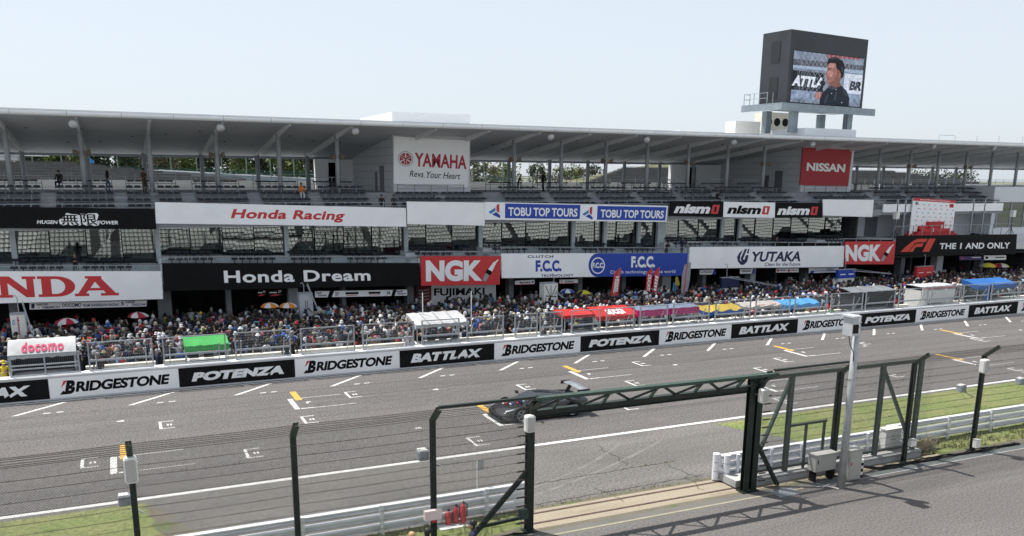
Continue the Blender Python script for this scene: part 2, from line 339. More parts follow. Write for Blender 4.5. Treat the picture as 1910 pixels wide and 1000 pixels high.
def tuft(b, x, y, h, n=5, rad=.08):
    for i in range(n):
        a = R.uniform(0, 6.283); px = x+R.uniform(-rad, rad); py = y+R.uniform(-rad, rad); wd = h*.16; ln = h*R.uniform(.1, .7)
        b.mi = R.choice((0, 0, 1, 1, 2, 3)); c, s = math.cos(a), math.sin(a)
        b.face([(px-s*wd, py+c*wd, 0), (px+s*wd, py-c*wd, 0), (px+c*ln, py+s*ln, h*R.uniform(.6, 1))])
def jag(P, amp=.07, step=.28):
    o = []
    for (xa, ya), (xb, yb) in zip(P, P[1:]+P[:1]):
        L = math.hypot(xb-xa, yb-ya); k = max(1, min(160, int(L/step)))
        for i in range(k): t = i/k; o.append((xa+(xb-xa)*t+R.uniform(-amp, amp), ya+(yb-ya)*t+R.uniform(-amp, amp)*(0 if min(ya, yb) > 30 or max(ya, yb) < 24.5 else 1)))
    return o
def inpoly(x, y, P):
    r = False
    for i in range(len(P)):
        (x1, y1), (x2, y2) = P[i], P[i-1]
        if (y1 > y) != (y2 > y) and x < (x2-x1)*(y-y1)/(y2-y1)+x1: r = not r
    return r
GR = [(24.15, 30.05), (24.5, 29.3), (25.1, 28.4), (25.7, 27), (26.1, 25.6), (26.2, 24.42), (90, 24.42), (90, 30.1), (40, 30.15)]
GL = [(-.05, 30.1), (.12, 28.6), (.35, 27.2), (.75, 26.3), (.2, 25.6), (.1, 24.42), (-14, 24.42), (-14, 30.1)]
GRN = [(28.95, 22.95), (60, 22.95), (60, 24.39), (28.9, 24.39)]
sheet('bare_patch', jag([(.0, 29.9), (.6, 29.3), (.8, 28), (1.5, 27), (2.0, 26), (1.2, 25.3), (.9, 24.5), (-.6, 24.5), (-.6, 29.9)], .12), .002, EARTH)
GR = jag(GR); GL = jag(GL, .12)
GLN = [(-12, 22.6), (9, 22.65), (11.1, 23.1), (11.3, 24.2), (10, 24.39), (-12, 24.39)]
for P, n, hh, zz in ((GR, 21000, .045, .004), (GL, 13000, .055, .004), (GRN, 9000, .12, .004), (GLN, 5000, .14, .004)):
    sheet('grass', P, zz, GRASSM, 'stuff')
    b = MB(); xs = [p[0] for p in P]; ys = [p[1] for p in P]; xm = min(max(xs), 48); c = 0
    while c < n/3:
        x = R.uniform(min(xs), xm); y = R.uniform(min(ys), max(ys)); c += 1
        if inpoly(x, y, P) and R.random() < .5+.5*math.sin(x*2.1+math.sin(y*3))*math.cos(y*2.3+x*.4): tuft(b, x, y, hh*R.uniform(.5, 1.5), 3)
    struct(b.build('grass_tuft', BLADE), 'stuff')
b = MB()
for p in cr[:3]:
    for x, y in p:
        if R.random() < .75: tuft(b, x, y, R.uniform(.03, .1), R.randint(2, 6), .09)
for p in cr[3:]:
    for x, y in p:
        if R.random() < .25: tuft(b, x, y, .06, 3, .06)
for i in range(120): tuft(b, R.uniform(11.4, 19.5), 24.33+R.uniform(-.05, .08), R.uniform(.03, .1), 3, .06)
struct(b.build('crack_weed', BLADE), 'stuff')
# ------------------------------------------------------------------ pit building
XB = [-15.5, 2.3, 20.1, 26.65, 44.2, 62.1, 68.8, 86.5, 108]
def zl(X):
    for a, c in zip(XB, XB[1:]):
        if a <= X <= c: d = .27 if c-a > 10 else .1; return d-2*d*(X-a)/(c-a)
    return 0
bl = thing('pit_building', 'long white grandstand building with garages below and a sweeping curved roof', 'grandstand', (20, 64, 0))
CURV = [(60.75, 14.36), (63, 14.3), (66.5, 14.02), (69, 13.7), (72, 13.36), (75, 12.98), (78, 12.6), (79.4, 12.44)]
def zr(Y):
    for (a, za), (c, zc) in zip(CURV, CURV[1:]):
        if a <= Y <= c: return za+(zc-za)*(Y-a)/(c-a)
    return CURV[-1][1]
X0, X1 = -16, 118
b = MB(); b.grid([[(x, y, z) for x in np.linspace(X0, X1, 30)] for y, z in CURV]); b.build('soffit', SOFFIT, bl, smooth=True)
b = MB(); TOP = [(60.9, 14.68), (63, 14.78), (68, 14.74), (74, 14.1), (79.5, 13.0)]
b.grid([[(X0, y, z), (X1, y, z)] for y, z in TOP[::-1]]); b.face([(X0, 79.5, 12.9), (X1, 79.5, 12.9), (X1, 79.4, 12.44), (X0, 79.4, 12.44)]); b.build('roof', ROOFT, bl)
b = MB(); N = 10; prof = [(60.86-.2*math.sin(math.pi*i/N), 14.53-.18*math.cos(math.pi*i/N)) for i in range(N+1)]
xs = [X0]+[-14.6+3.07*i for i in range(44) if -14.6+3.07*i < X1]
for a, c in zip(xs, xs[1:]): b.grid([[(a+.012, y, z), (c-.012, y, z)] for y, z in prof])
b.build('fascia', ROOFT, bl, smooth=True)
b = MB(); b.box(X0, X1, 60.9, 61.0, 14.38, 14.66); b.box(X0, X1, 60.72, 60.8, 14.712, 14.74); b.build('gutter_edge', RAIL, bl)
FC = [-10.75, -6.3, -1.87, 2.41, 6.9, 11.32, 15.7, 30.66, 35.15, 39.58, 43.9, 48.42, 52.9, 57.28, 72.56, 76.99, 81.28, 85.64, 89.83, 94.07, 98.4]
RC = [-10.9, -6.4, -1.84, 2.37, 6.85, 11.42, 15.72, 30.9, 35.4, 39.92, 44.32, 48.71, 53.14, 57.55, 72.8, 77.2, 81.5, 85.9, 90.1, 94.4, 98.7]
for x in FC:
    MB().tube([(x, 66.5, 9.5), (x, 66.5, zr(66.5)-.1)], .17, 12).build('front_column', COLM, bl, smooth=True)
for x in RC:
    MB().tube([(x, 78, 9.3), (x, 78, zr(78)-.05)], .18, 12).build('rear_column', COLM, bl, smooth=True)
for x in FC+[22.0, 26.3, 63.5, 68]:
    b = MB(); ys = [61.6+(78.4-61.6)*i/12 for i in range(13)]
    dep = [.1+.34*math.sin(math.pi*min(1, (i/12)*1.05))**.7 for i in range(13)]
    for i in range(12):
        y0, y1 = ys[i], ys[i+1]; z0, z1 = zr(y0), zr(y1); d0, d1 = dep[i], dep[i+1]
        b.hexa([(x-.07, y0, z0-d0), (x+.07, y0, z0-d0), (x+.07, y1, z1-d1), (x-.07, y1, z1-d1), (x-.07, y0, z0+.03), (x+.07, y0, z0+.03), (x+.07, y1, z1+.03), (x-.07, y1, z1+.03)])
    b.build('roof_rib', RIBM, bl)
b = MB()
for i in range(60):
    x = X0+2+i*2.2; y = 66+R.uniform(0, 8); b.box(x, x+.16, y, y+.16, zr(y)-.06, zr(y)+.02)
build_each(b, 'soffit_fitting', mat('dark_fitting', (.08, .08, .08)), bl)
b = MB(); b.box(X0, X1, 79.28, 79.38, 12.26, 12.36); b.box(X0, X1, 79.3, 79.38, 12.36, 12.6)
for i in range(60): x = X0+i*2.2; b.box(x, x+.04, 79.2, 79.27, 12.2, 12.7)
b.build('rear_beam', RAIL, bl)
# upper terrace, walkway, seat steps
UF = [(62.9, 8.42), (63.7, 8.78), (64.5, 9.2), (65.3, 9.63)]   # riser positions and tread levels
b = MB()
b.box(X0, 86.4, 62.15, UF[0][0], 7.5, 8.02)
for (y, z), yn in zip(UF, (63.7, 64.5, 65.3, 66.1)): b.box(X0, 86.4, y, yn, 7.5, z)
b.box(X0, X1, 66.1, 79.8, 9.2, 9.64); b.box(X0, 86.4, 66.1, 66.25, 7.5, 9.2)
b.build('upper_terrace', CONCD, bl)
MB().box(X0, X1, 79.6, 79.8, 9.64, 10.34).build('rear_parapet', mat('pale_parapet', (.8, .8, .78), .8, .03), bl)
b = MB()
for z in (10.9, 10.65): b.box(X0, X1, 79.66, 79.71, z, z+.05)
for i in range(80): x = X0+i*1.6; b.box(x, x+.05, 79.66, 79.71, 10.34, 10.9)
b.build('rear_railing', RAIL, bl)
TW = [(20.1, 26.65), (62.0, 68.75)]
blocks = [x for x in FC if x < 86]+[21.6, 25.4, 63.7, 67.4]
for x in blocks:
    nar = any(a < x < c for a, c in TW)
    for k, (y, z) in enumerate(UF):
        if nar and k > 2: continue
        b = MB(); nseat = 7
        for i in range(nseat):
            sx = x-1.72+i*.505
            if abs(sx+.22-2.35) < .3: continue
            b.box(sx, sx+.44, y+.32, y+.7, z+.36, z+.43); b.box(sx+.03, sx+.41, y+.66, y+.7, z+.43, z+.5)
        b.mi = 1
        for i in range(3): b.box(x-1.4+i*1.3, x-1.34+i*1.3, y+.5, y+.56, z, z+.36)
        b.box(x-1.7, x+1.75, y+.48, y+.58, z+.31, z+.355)
        b.build('seat_row', [SEAT, RAIL], bl)
for a, c in zip(sorted(blocks), sorted(blocks)[1:]):   # stairs between the seat blocks
    m = (a+c)/2; b = MB()
    if c-a > 5.2: continue
    for (y, z), zp in zip(UF, [8.02]+[u[1] for u in UF]): MB().box(m-.45, m+.45, y-.32, y-.002, zp, (z+zp)/2).build('stair_step', CONCD, bl)
for x in FC:                                            # counters and seats on the walkway
    if x > 86: continue
    b = MB(); b.mi = 0
    for i in range(6): b.box(x-1.6+i*.52, x-1.14+i*.52, 67.9, 68.3, 10.36, 10.46)
    b.mi = 1
    for i in range(4): b.box(x-1.5+i*.95, x-1.45+i*.95, 68.05, 68.1, 9.64, 10.36)
    for z in (10.72, 10.2): b.box(x-1.7, x+1.7, 68.6, 68.65, z, z+.05)
    for q in (-1.7, 0, 1.65): b.box(x+q, x+q+.05, 68.6, 68.65, 9.64, 10.72)
    b.build('counter', [SEAT, RAIL], bl)
# upper balustrade: glass panel band and rails above the upper signs
b = MB()
for z in (8.98, 8.72): b.box(X0, 86.3, 62.3, 62.34, z, z+.04)
for i in range(58): x = X0+.4+i*1.77; b.box(x, x+.05, 62.3, 62.34, 8.0, 8.98)
b.build('upper_railing', RAIL, bl)
# lower terrace per module, following the building's step from module to module
def slab(b, xa, xb, y0, y1, z0, z1, n=1):
    b.hexa([(xa, y0, z0+zl(xa+.01)), (xb, y0, z0+zl(xb-.01)), (xb, y1, z0+zl(xb-.01)), (xa, y1, z0+zl(xa+.01)), (xa, y0, z1+zl(xa+.01)), (xb, y0, z1+zl(xb-.01)), (xb, y1, z1+zl(xb-.01)), (xa, y1, z1+zl(xa+.01))])
for xa, xb in zip(XB, XB[1:]):
    if xa > 100: continue
    b = MB()
    slab(b, xa, xb, 60.14, 62.3, 3.55, 4.25); pod = 68 < xa < 80
    if not pod and xa < 80: slab(b, xa, xb, 62.3, 63.6, 3.55, 4.62); slab(b, xa, xb, 63.6, 64.9, 3.55, 4.98); slab(b, xa, xb, 64.9, 71, 4.4, 5.03)
    else: slab(b, xa, xb, 62.3, 66, 3.55, 4.9)
    b.build('lower_terrace', CONCL, bl)
    if pod or xa > 80: continue
    b = MB(); slab(b, xa+.05, xb-.05, 60.3, 60.34, 5.33, 5.38); nn = int((xb-xa)/1.6)
    for i in range(nn+1):
        x = xa+.1+(xb-xa-.25)*i/nn; b.box(x, x+.05, 60.3, 60.34, 4.2+zl(x), 5.33+zl(x))
    b.build('lower_railing', RAIL, bl)
    b = MB(); slab(b, xa+.05, xb-.05, 60.36, 60.375, 4.3, 5.3); b.build('balustrade_glass', CLEAR, bl)
    for y, z, in ((62.75, 4.62), (64.1, 4.98)):
        n = int((xb-xa-1)/.52); i = 0
        while i < n:
            b = MB()
            for j in range(6):
                if i+j >= n: break
                sx = xa+.6+(i+j)*.52; zz = z+zl(sx+.2); b.box(sx, sx+.43, y, y+.4, zz+.3, zz+.36); b.box(sx, sx+.43, y+.36, y+.4, zz+.36, zz+.44); b.box(sx+.18, sx+.24, y+.2, y+.26, zz, zz+.3)
            b.build('terrace_seats', SEAT, bl); i += 8
# glazing
b = MB(); gx = [x for x in np.arange(-15.4, 68.7, 2.215)]
for x0, x1 in zip(gx, gx[1:]):
    if x1 > 68.7: break
    p = MB(); p.face([(x0+.03, 65+.004*math.sin(x0*9), 4.95), (x1-.03, 65+.02*math.sin(x0*7), 4.95), (x1-.03, 65+.03*math.sin(x0*5), 7.6), (x0+.03, 65+.015*math.sin(x0*3), 7.6)]); p.build('glass_pane', GLASS, bl)
    b.box(x0-.03, x0+.03, 64.95, 65.06, 4.9, 7.6)
build_each(b, 'mullion', RUBBER, bl)
b = MB()
for px in (23, 293, 534, 757, 896, 1069, 1128, 1191, 1346, 1379): x = atY(px, 440, 64.7).x; b.box(x-.16, x+.16, 64.6, 64.85, 4.9, 7.5)
x = atY(1233, 440, 64.6).x; b.box(x-.42, x+.42, 64.5, 64.85, 4.9, 7.5)
build_each(b, 'pale_fin', mat('pale_fin', (.5, .56, .58), .4, .05), bl)
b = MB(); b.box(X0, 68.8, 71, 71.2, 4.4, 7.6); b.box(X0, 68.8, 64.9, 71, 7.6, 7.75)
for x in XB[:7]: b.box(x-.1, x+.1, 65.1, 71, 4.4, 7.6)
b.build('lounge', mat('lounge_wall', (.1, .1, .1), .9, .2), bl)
b = MB(); b.mi = 0
for i in range(70):                                     # chairs and tables in the lounge
    x = R.uniform(X0+1, 68); y = R.uniform(65.8, 69); z = 5.05+zl(x)
    b.box(x, x+.42, y, y+.42, z+.42, z+.47); b.box(x, x+.42, y+.38, y+.42, z+.47, z+.9)
    for q in (0, .38): b.box(x+q, x+q+.03, y, y+.03, z, z+.42)
for i in range(16): x = X0+2+i*5.2; b.box(x, x+1.4, 67.5, 68.2, 5.05+zl(x), 5.8+zl(x))
b.build('lounge_chair', mat('lounge_chair', (.3, .3, .29), .7, .2), bl)
b = MB(); b.box(X0, 68.7, 62.3, 62.45, 7.36, 8.0); b.box(X0, 68.7, 62.45, 65.0, 7.36, 7.49); b.build('upper_fascia', COLM, bl)
# garages
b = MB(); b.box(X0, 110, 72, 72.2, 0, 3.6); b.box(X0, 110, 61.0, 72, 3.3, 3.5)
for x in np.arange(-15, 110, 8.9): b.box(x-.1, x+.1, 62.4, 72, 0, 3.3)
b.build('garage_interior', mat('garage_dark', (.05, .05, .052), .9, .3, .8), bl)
for px, wd in ((22, .55), (297, .35), (310, .5), (425, .35), (546, .7), (764, .5), (640, .3), (952, .4), (1080, .4), (1161, .4), (1240, .9), (1310, .4), (1400, .6), (1500, .4), (1676, .5), (1744, .9), (1822, .5)):
    x = atY(px, 540, 61.7).x; MB().box(x-wd/2, x+wd/2, 61.5, 62.3, 0, 3.45).build('garage_pier', mat('pier_grey', (.15, .16, .17), .8, .12) if wd < .6 else COLM, bl)
# podium bay and right-hand block
b = MB(); b.box(68.75, 86.5, 65.7, 65.9, 4.4, 9.3); b.mi = 1; b.box(70.5, 72.2, 65.64, 65.702, 4.9, 7.2)
for px in (1665, 1680, 1806, 1827): x = atY(px, 400, 62.5).x; b.mi = 2; b.box(x-.07, x+.07, 62.0, 62.15, 4.9, 9.0)
b.build('podium_wall', [PANEL, mat('grey_door', (.16, .17, .19), .5, .05), STEEL], bl)
b = MB(); b.box(68.8, 86.4, 62.0, 62.14, 7.75, 8.55); b.build('podium_parapet', WHITE, bl)
b = MB(); b.box(86.5, 110, 63.3, 79.5, 3.4, 10.25); b.build('end_block', PANEL, bl)
q = [Vector(p) for p in ((87.2, 63.28, 8.6), (94, 63.28, 8.6), (94, 63.28, 5.9), (87.2, 63.28, 5.9))]
b = MB(); b.box(87.2, 94, 63.22, 63.28, 5.9, 8.6); b.mi = 1
for x in (87.2, 89.4, 91.6, 94): b.box(x-.05, x+.05, 63.16, 63.3, 5.85, 8.65)
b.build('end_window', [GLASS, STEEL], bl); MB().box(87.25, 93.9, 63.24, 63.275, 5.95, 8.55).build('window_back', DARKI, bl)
# towers rising through the roof
for (xa, xb), zt in zip(TW, (15.78, 15.8)):
    t = MB(); t.box(xa, xb, 66.38, 79, 9.3, 14.4); t.build('tower', PANEL, bl)
    t = MB(); t.box(xa, xb, 66.38, 76, 14.5, zt); t.build('roof_box', PANEL, bl)
    t = MB(); t.mi = 0
    for z in np.arange(10, 14.2, .62): t.box(xa-.006, xa, 66.4, 79, z, z+.03)
    build_each(t, 'cladding_seam', RAIL, bl)
    t = MB(); t.box(xa-.05, xa, 69, 70.1, 9.64, 11.7); t.box(xa-.05, xa, 71.0, 71.6, 9.64, 11.2); build_each(t, 'tower_door', mat('grey_door', (.16, .17, .19)), bl)
    t = MB()
    for q in range(5): t.box(xa+.2+q*1.4, xa+.25+q*1.4, 66.0, 66.05, 9.3, 10.25)
    t.box(xa+.2, xa+5.85, 66.0, 66.05, 10.2, 10.25); t.box(xa+.2, xa+5.85, 66.0, 66.05, 9.9, 9.94); t.build('tower_railing', RAIL, bl)
b = MB(); x = 57.0
b.box(57.4, 58.6, 79.0, 79.4, 9.64, 12); b.box(17.8, 18.9, 79.0, 79.4, 9.64, 12); build_each(b, 'stair_core_door', mat('grey_door', (.16, .17, .19)), bl)
b = MB(); b.box(55.3, 62, 79.0, 79.5, 9.64, 12.3); b.box(16.6, 20.1, 79.0, 79.5, 9.64, 12.3); build_each(b, 'stair_core', WHITE, bl)
# open stair up from the upper terrace
b = MB()
for i in range(9): b.box(44.7+i*.12, 45.8+i*.12, 65.9-i*.36, 66.3-i*.36, 9.9-i*.2, 9.95-i*.2)
for q in (0, 1.1):
    b.beam((44.7+q, 66.2, 9.9), (45.7+q, 63.2, 8.2), .06, .2); b.beam((44.7+q, 66.2, 10.9), (45.7+q, 63.2, 9.2), .05)
    for i in range(5): b.beam((44.75+q+.24*i, 66.1-.72*i, 9.8-.4*i), (44.75+q+.24*i, 66.1-.72*i, 10.8-.4*i), .04)
b.build('access_stair', RAIL, bl)
# ------------------------------------------------------------------ signs
def rc(q, x0, yt, yb, x1):
    Y = q[0].y; a = atY(x0, yt, Y); c = atY(x0, yb, Y); e = atY(x1, yt, Y)
    L, Rr = q[3].x, q[2].x
    u0 = (a.x-L)/(Rr-L); u1 = (e.x-L)/(Rr-L)
    def zz(p, u): return p[0].z*(1-u)+p[1].z*u, p[3].z*(1-u)+p[2].z*u
    T, B = zz(q, u0); return (u0, (c.z-B)/(T-B), u1, (a.z-B)/(T-B))
G_H = poly([(0, 0), (.42, 0), (.42, .13), (.33, .13), (.33, .42), (.67, .42), (.67, .13), (.58, .13), (.58, 0), (1, 0), (1, .13), (.91, .13), (.91, .87), (1, .87), (1, 1), (.58, 1), (.58, .87), (.67, .87), (.67, .57), (.33, .57), (.33, .87), (.42, .87), (.42, 1), (0, 1), (0, .87), (.09, .87), (.09, .13), (0, .13)])
G_O = poly(circ(.5, .5, .5), circ(.5, .5, .24, .36))
G_N = poly([(0, 0), (.37, 0), (.37, .13), (.26, .13), (.26, .68), (.72, 0), (.94, 0), (.94, .87), (1.0, .87), (1.0, 1), (.64, 1), (.64, .87), (.75, .87), (.75, .36), (.32, 1), (0, 1), (0, .87), (.07, .87), (.07, .13), (0, .13)])
G_D = poly([(0, 0), (.5, 0)]+circ(.5, .5, .5, .5, 16, -80, 80)+[(.5, 1), (0, 1), (0, .87), (.1, .87), (.1, .13), (0, .13)], [(.36, .14), (.5, .14)]+circ(.48, .5, .25, .36, 12, -80, 80)+[(.5, .86), (.36, .86)])
G_A = poly([(0, 0), (.33, 0), (.33, .13), (.26, .13), (.31, .27), (.67, .27), (.72, .13), (.6, .13), (.6, 0), (1.02, 0), (1.02, .13), (.95, .13), (.64, .86), (.64, 1), (.26, 1), (.26, .87), (.33, .87), (.08, .13), (0, .13)], [(.37, .4), (.6, .4), (.48, .72)])
t, q = sign('sponsor_sign', 'white sign with giant red slab-serif lettering over the leftmost garages', 'sign', [(-15.5, 60, 5.40), (2.28, 60, 4.72), (2.24, 60, 2.89), (-15.5, 60, 3.31)], WHITE)
for i, g in enumerate((G_H, G_O, G_N, G_D, G_A)):
    r1 = rc(q, 68, 517, 554, 138); r2 = rc(q, 136, 517, 554, 217); wd = r1[2]-r1[0]
    u0 = r1[0]+(i-3)*(wd*1.04) if i < 4 else r2[0]
    decal('lettering', g, q, (u0, .17, u0+wd if i < 4 else r2[2], .84), RED, t)
t, q = sign('sponsor_sign', 'black sign with white outlined kanji between small slanted words, upper left', 'sign', [(-15.5, 62, 9.1), (2.25, 62, 8.65), (2.28, 62, 7.31), (-15.5, 62, 7.8)], BLACK)
decal('lettering', text('MUGEN', .03, .25), q, rc(q, 68, 410.8, 417.5, 108), LETW, t)
decal('lettering_outline', poly([(0, .35), (.02, .5), (.1, .56), (.1, .68), (.16, .92), (.24, .98), (.32, .9), (.45, .88), (.52, .8), (.56, .94), (.68, .9), (.74, .96), (.96, 1), (1, .85), (.96, .55), (.94, .4), (1, .2), (.97, .05), (.85, 0), (.76, .1), (.66, .02), (.58, .12), (.5, .02), (.4, .1), (.3, .02), (.2, .1), (.08, .02), (.01, .14)]), q, rc(q, 108.5, 396.5, 421, 184), LETW, t)
decal('kanji_lettering', text('無限', .012), q, rc(q, 112, 398, 419.5, 180.5), BLACK, t, .012)
decal('lettering', text('POWER', .03, .25), q, rc(q, 181.5, 411.5, 418.5, 220), LETW, t)
t, q = sign('sponsor_sign', 'long white sign with slanted dark red lettering below the upper seats', 'sign', pq(62, (289, 377), (757, 388), (758, 423), (291, 417)), WHITE)
decal('lettering', text('Honda Racing', .035, .22, 1.05), q, rc(q, 429, 389.5, 412.5, 643), RED, t)
t, q = sign('sponsor_sign', 'long black sign with wide white lettering above the orange umbrellas', 'sign', pq(60, (302, 491), (783, 491), (785, 533), (306, 543)), BLACK)
decal('lettering', text('Honda Dream', .028, 0, 1.08), q, rc(q, 417, 505, 528, 691), LETW, t)
def ngk(label, c, lets, plug):
    t, q = sign('sponsor_sign', label, 'sign', pq(59.9, *c), RED, .16)
    decal('lettering', text('NGK', .055), q, rc(q, *lets), LETW, t); rp = rc(q, *plug)
    body = poly([(.0, .08), (.22, 0), (.42, .3), (.2, .42)]); decal('spark_plug_thread', body, q, rp, GREYL, t)
    decal('spark_plug_hex', poly([(.16, .42), (.48, .28), (.62, .46), (.3, .58)], box=(0, 0, 1, 1)), q, rp, BLACK, t, .01)
    decal('spark_plug_body', poly([(.34, .56), (.6, .46), (.86, .86), (.7, .9)], box=(0, 0, 1, 1)), q, rp, LETW, t, .014)
    decal('spark_plug_tip', poly([(.76, .88), (.85, .85), (1, .97), (.93, 1)], box=(0, 0, 1, 1)), q, rp, LETW, t)
ngk('larger red sign with white letters and spark plug, upper middle', ((785, 478), (934, 478), (932, 531), (786, 533)), (794, 485.5, 525.5, 899), (899.7, 484, 526, 928.6))
ngk('smaller red sign with white letters and spark plug beside the podium sign', ((1577, 451), (1671, 450), (1667, 493), (1576, 493)), (1580, 456.5, 487.5, 1646), (1646.6, 456, 488, 1668))
t, q = sign('blank_sign', 'plain blank white sign right of the slanted red lettering', 'sign', pq(62, (759, 376), (905, 378), (904, 421), (760, 418)), WHITE)
t, q = sign('blank_sign', 'plain white blank sign right of the three small black and white signs', 'sign', pq(62, (1535, 372), (1630, 373), (1627, 405), (1535, 402)), WHITE)
t, q = sign('sponsor_sign', 'white sign with a round blue end, blue initials and clutch slogan', 'sign', pq(60, (935, 473), (1283, 472), (1281, 514), (936, 519)), WHITE)
bx = rc(q, 1098.7, 474, 518, 1283); u0 = bx[0]
decal('blue_field', poly([(1, 0), (1, 1), (.1, 1)]+[(.085*(1-math.sin(a*math.pi/12)), .5+.5*math.cos(a*math.pi/12)) for a in range(1, 12)]+[(.1, 0)], box=(0, 0, 1, 1)), q, (u0, 0.0, 1, 1), BLUE, t)
decal('lettering', text('CLUTCH', .03, 0, 1.15), q, rc(q, 985, 476.3, 481.3, 1033), NAVY, t); decal('lettering', text('F.C.C.', .05), q, rc(q, 999.7, 485.5, 507, 1048), BLUE, t); decal('lettering', text('TECHNOLOGY', .03, 0, 1.1), q, rc(q, 1009, 512, 516.5, 1070), NAVY, t)
decal('ring', poly(circ(.5, .5, .5), circ(.5, .5, .43)), q, rc(q, 1103, 480, 511, 1129), LETW, t, .012); decal('lettering', text('F.C.C.', .05), q, rc(q, 1105.5, 490, 500, 1127), LETW, t, .016)
decal('lettering', text('F.C.C.', .05), q, rc(q, 1178, 478, 499.4, 1222.6), LETW, t, .012); decal('lettering', text('Clutch technology for the world', .012, 0, 1.15), q, rc(q, 1138.4, 504.5, 512.5, 1259.6), LETW, t, .012)
t, q = sign('sponsor_sign', 'white sign with blue panels and a red and blue tri-blade emblem repeated twice', 'sign', pq(61.9, (905, 377), (1246, 384), (1243, 414), (905, 410)), WHITE)
for bxx, tx, ic in (((942, 379.5, 407, 1082), (948, 386.5, 402.8, 1077), (911, 380, 407, 933)), ((1113.8, 384, 410, 1242), (1120, 390.8, 406, 1237.7), (1086, 385, 410, 1105.8))):
    decal('blue_field', FULL, q, rc(q, *bxx), BLUE, t); decal('lettering', text('TOBU TOP TOURS', .03), q, rc(q, *tx), LETW, t, .012); r = rc(q, *ic)
    decal('emblem', poly([(.68, .5), (.68, .92), (.92, 1), (.92, .36)], box=(0, 0, 1, 1)), q, r, RED, t); decal('emblem', poly([(0, .42), (.6, .76), (.6, .52), (.22, .3)], box=(0, 0, 1, 1)), q, r, CYAN, t); decal('emblem', poly([(.3, .26), (.66, .44), (1, .2), (1, 0)], box=(0, 0, 1, 1)), q, r, BLUE, t)
for c, lets, blk, lab in ((((1252, 375), (1349.6, 376.4), (1348.6, 405), (1248, 403)), (1256.6, 380.5, 397.5, 1343.3), 1, 'black sign with slanted white lettering and red o beside blue sign'), (((1350, 376.4), (1446, 378), (1445, 406.5), (1349, 405)), (1357, 383, 399, 1437.5), 0, 'white sign with slanted black lettering and a red letter o'), (((1446.4, 378), (1534, 378.4), (1534, 406.5), (1445.4, 406.5)), (1450.6, 385, 401, 1528), 1, 'black sign with slanted white lettering and red o beside blank sign')):
    t, q = sign('sponsor_sign', lab, 'sign', pq(62, *c), BLACK if blk else WHITE); r = rc(q, *lets); us = r[0]+(r[2]-r[0])*.79
    decal('lettering', text('nism', .05, .22), q, (r[0], r[1], us, r[3]), LETW if blk else BLACK, t); decal('red_letter', poly([(.08, 0), (.8, 0), (1, .95), (.92, 1), (.2, 1), (0, .08)], [(.36, .22), (.58, .22), (.66, .8), (.44, .8)]), q, (us+.012, r[1], r[2], r[3]*.98), RED, t)
t, q = sign('sponsor_sign', 'long white sign with navy block lettering and a flame shaped emblem', 'sign', pq(60, (1287, 461), (1575, 459), (1573, 498), (1285, 501)), WHITE)
decal('lettering', text('YUTAKA', .035, .2), q, rc(q, 1403.4, 469.5, 488.5, 1494.6), NAVY, t); decal('lettering', text('Clean for the Future', .012, .25), q, rc(q, 1426.9, 490.2, 496.2, 1493.4), NAVY, t)
r = rc(q, 1376, 464.5, 494, 1398.7); decal('emblem', poly([(.62, 1), (.8, 1), (.5, .36), (.62, .3), (.72, .6), (.95, .62), (.86, .2), (.6, 0), (.35, 0), (.1, .2), (0, .5), (.2, .78), (.45, .95), (.28, .6), (.25, .3), (.4, .2), (.3, .4)], box=(0, 0, 1, 1)), q, r, NAVY, t); decal('emblem', poly([(.78, .72), (.9, 1), (1, 1), (.94, .72)], box=(0, 0, 1, 1)), q, r, NAVY, t)
t, q = sign('sponsor_sign', 'black sign with a red angular emblem and white lettering under the podium', 'sign', pq(60, (1674, 440), (1897, 437), (1895, 474), (1670, 476)), BLACK)
r = rc(q, 1682, 446, 470, 1746)
for L in ([(.0, 0), (.1, .35), (.3, .85), (.42, 1), (.76, 1), (.71, .74), (.45, .74), (.36, .64), (.22, 0)], [(.24, 0), (.32, .35), (.38, .58), (.45, .64), (.66, .64), (.61, .38), (.44, .38), (.4, .3), (.36, 0)], [(.64, 0), (.8, 1), (1, 1), (.84, 0)]):
    decal('emblem', poly([(x+.14*y*(0 if x > .6 else 1)*.3, y) for x, y in L], box=(0, 0, 1, 1)), q, r, mat('emblem_red', (.62, .05, .03), .45, .05), t)
decal('lettering', text('THE 1 AND ONLY', .03, .06, 1.04), q, rc(q, 1754, 453.5, 464.8, 1886), LETW, t)
t, q = sign('sponsor_sign', 'tall white sign with round red tuning fork emblem on the left tower', 'sign', pq(66.2, (734.5, 254), (876, 262.5), (873, 350), (734.5, 343)), WHITE)
r = rc(q, 741, 281.5, 309.5, 769); MROON = mat('letter_crimson', (.42, .02, .045), .5, .06)
decal('emblem_ring', poly(circ(.5, .5, .5), circ(.5, .5, .47)), q, r, NAVY, t); decal('emblem_disc', poly(circ(.5, .5, .4), box=(0, 0, 1, 1)), q, r, MROON, t)
for a in (90, 210, 330):
    c, s = math.cos(math.radians(a)), math.sin(math.radians(a)); P = lambda u, v: (.5+u*c-v*s, .5+u*s+v*c)
    decal('emblem_fork', poly([P(-.05, -.035), P(.47, -.03), P(.47, .03), P(-.05, .035)], box=(0, 0, 1, 1)), q, r, LETW, t, .012)
    for v in (.06, -.085): decal('emblem_fork', poly([P(-.38, v), P(-.1, v), P(-.02, v+.01), P(-.02, v+.03), P(-.38, v+.026)], box=(0, 0, 1, 1)), q, r, LETW, t, .012)
decal('lettering', text('YAMAHA', .032, 0, 1.02), q, rc(q, 771.8, 284.6, 310.4, 868.8), MROON, t); decal('lettering', text('Revs Your Heart', .008, .25), q, rc(q, 763, 318, 329.5, 858), BLACK, t)
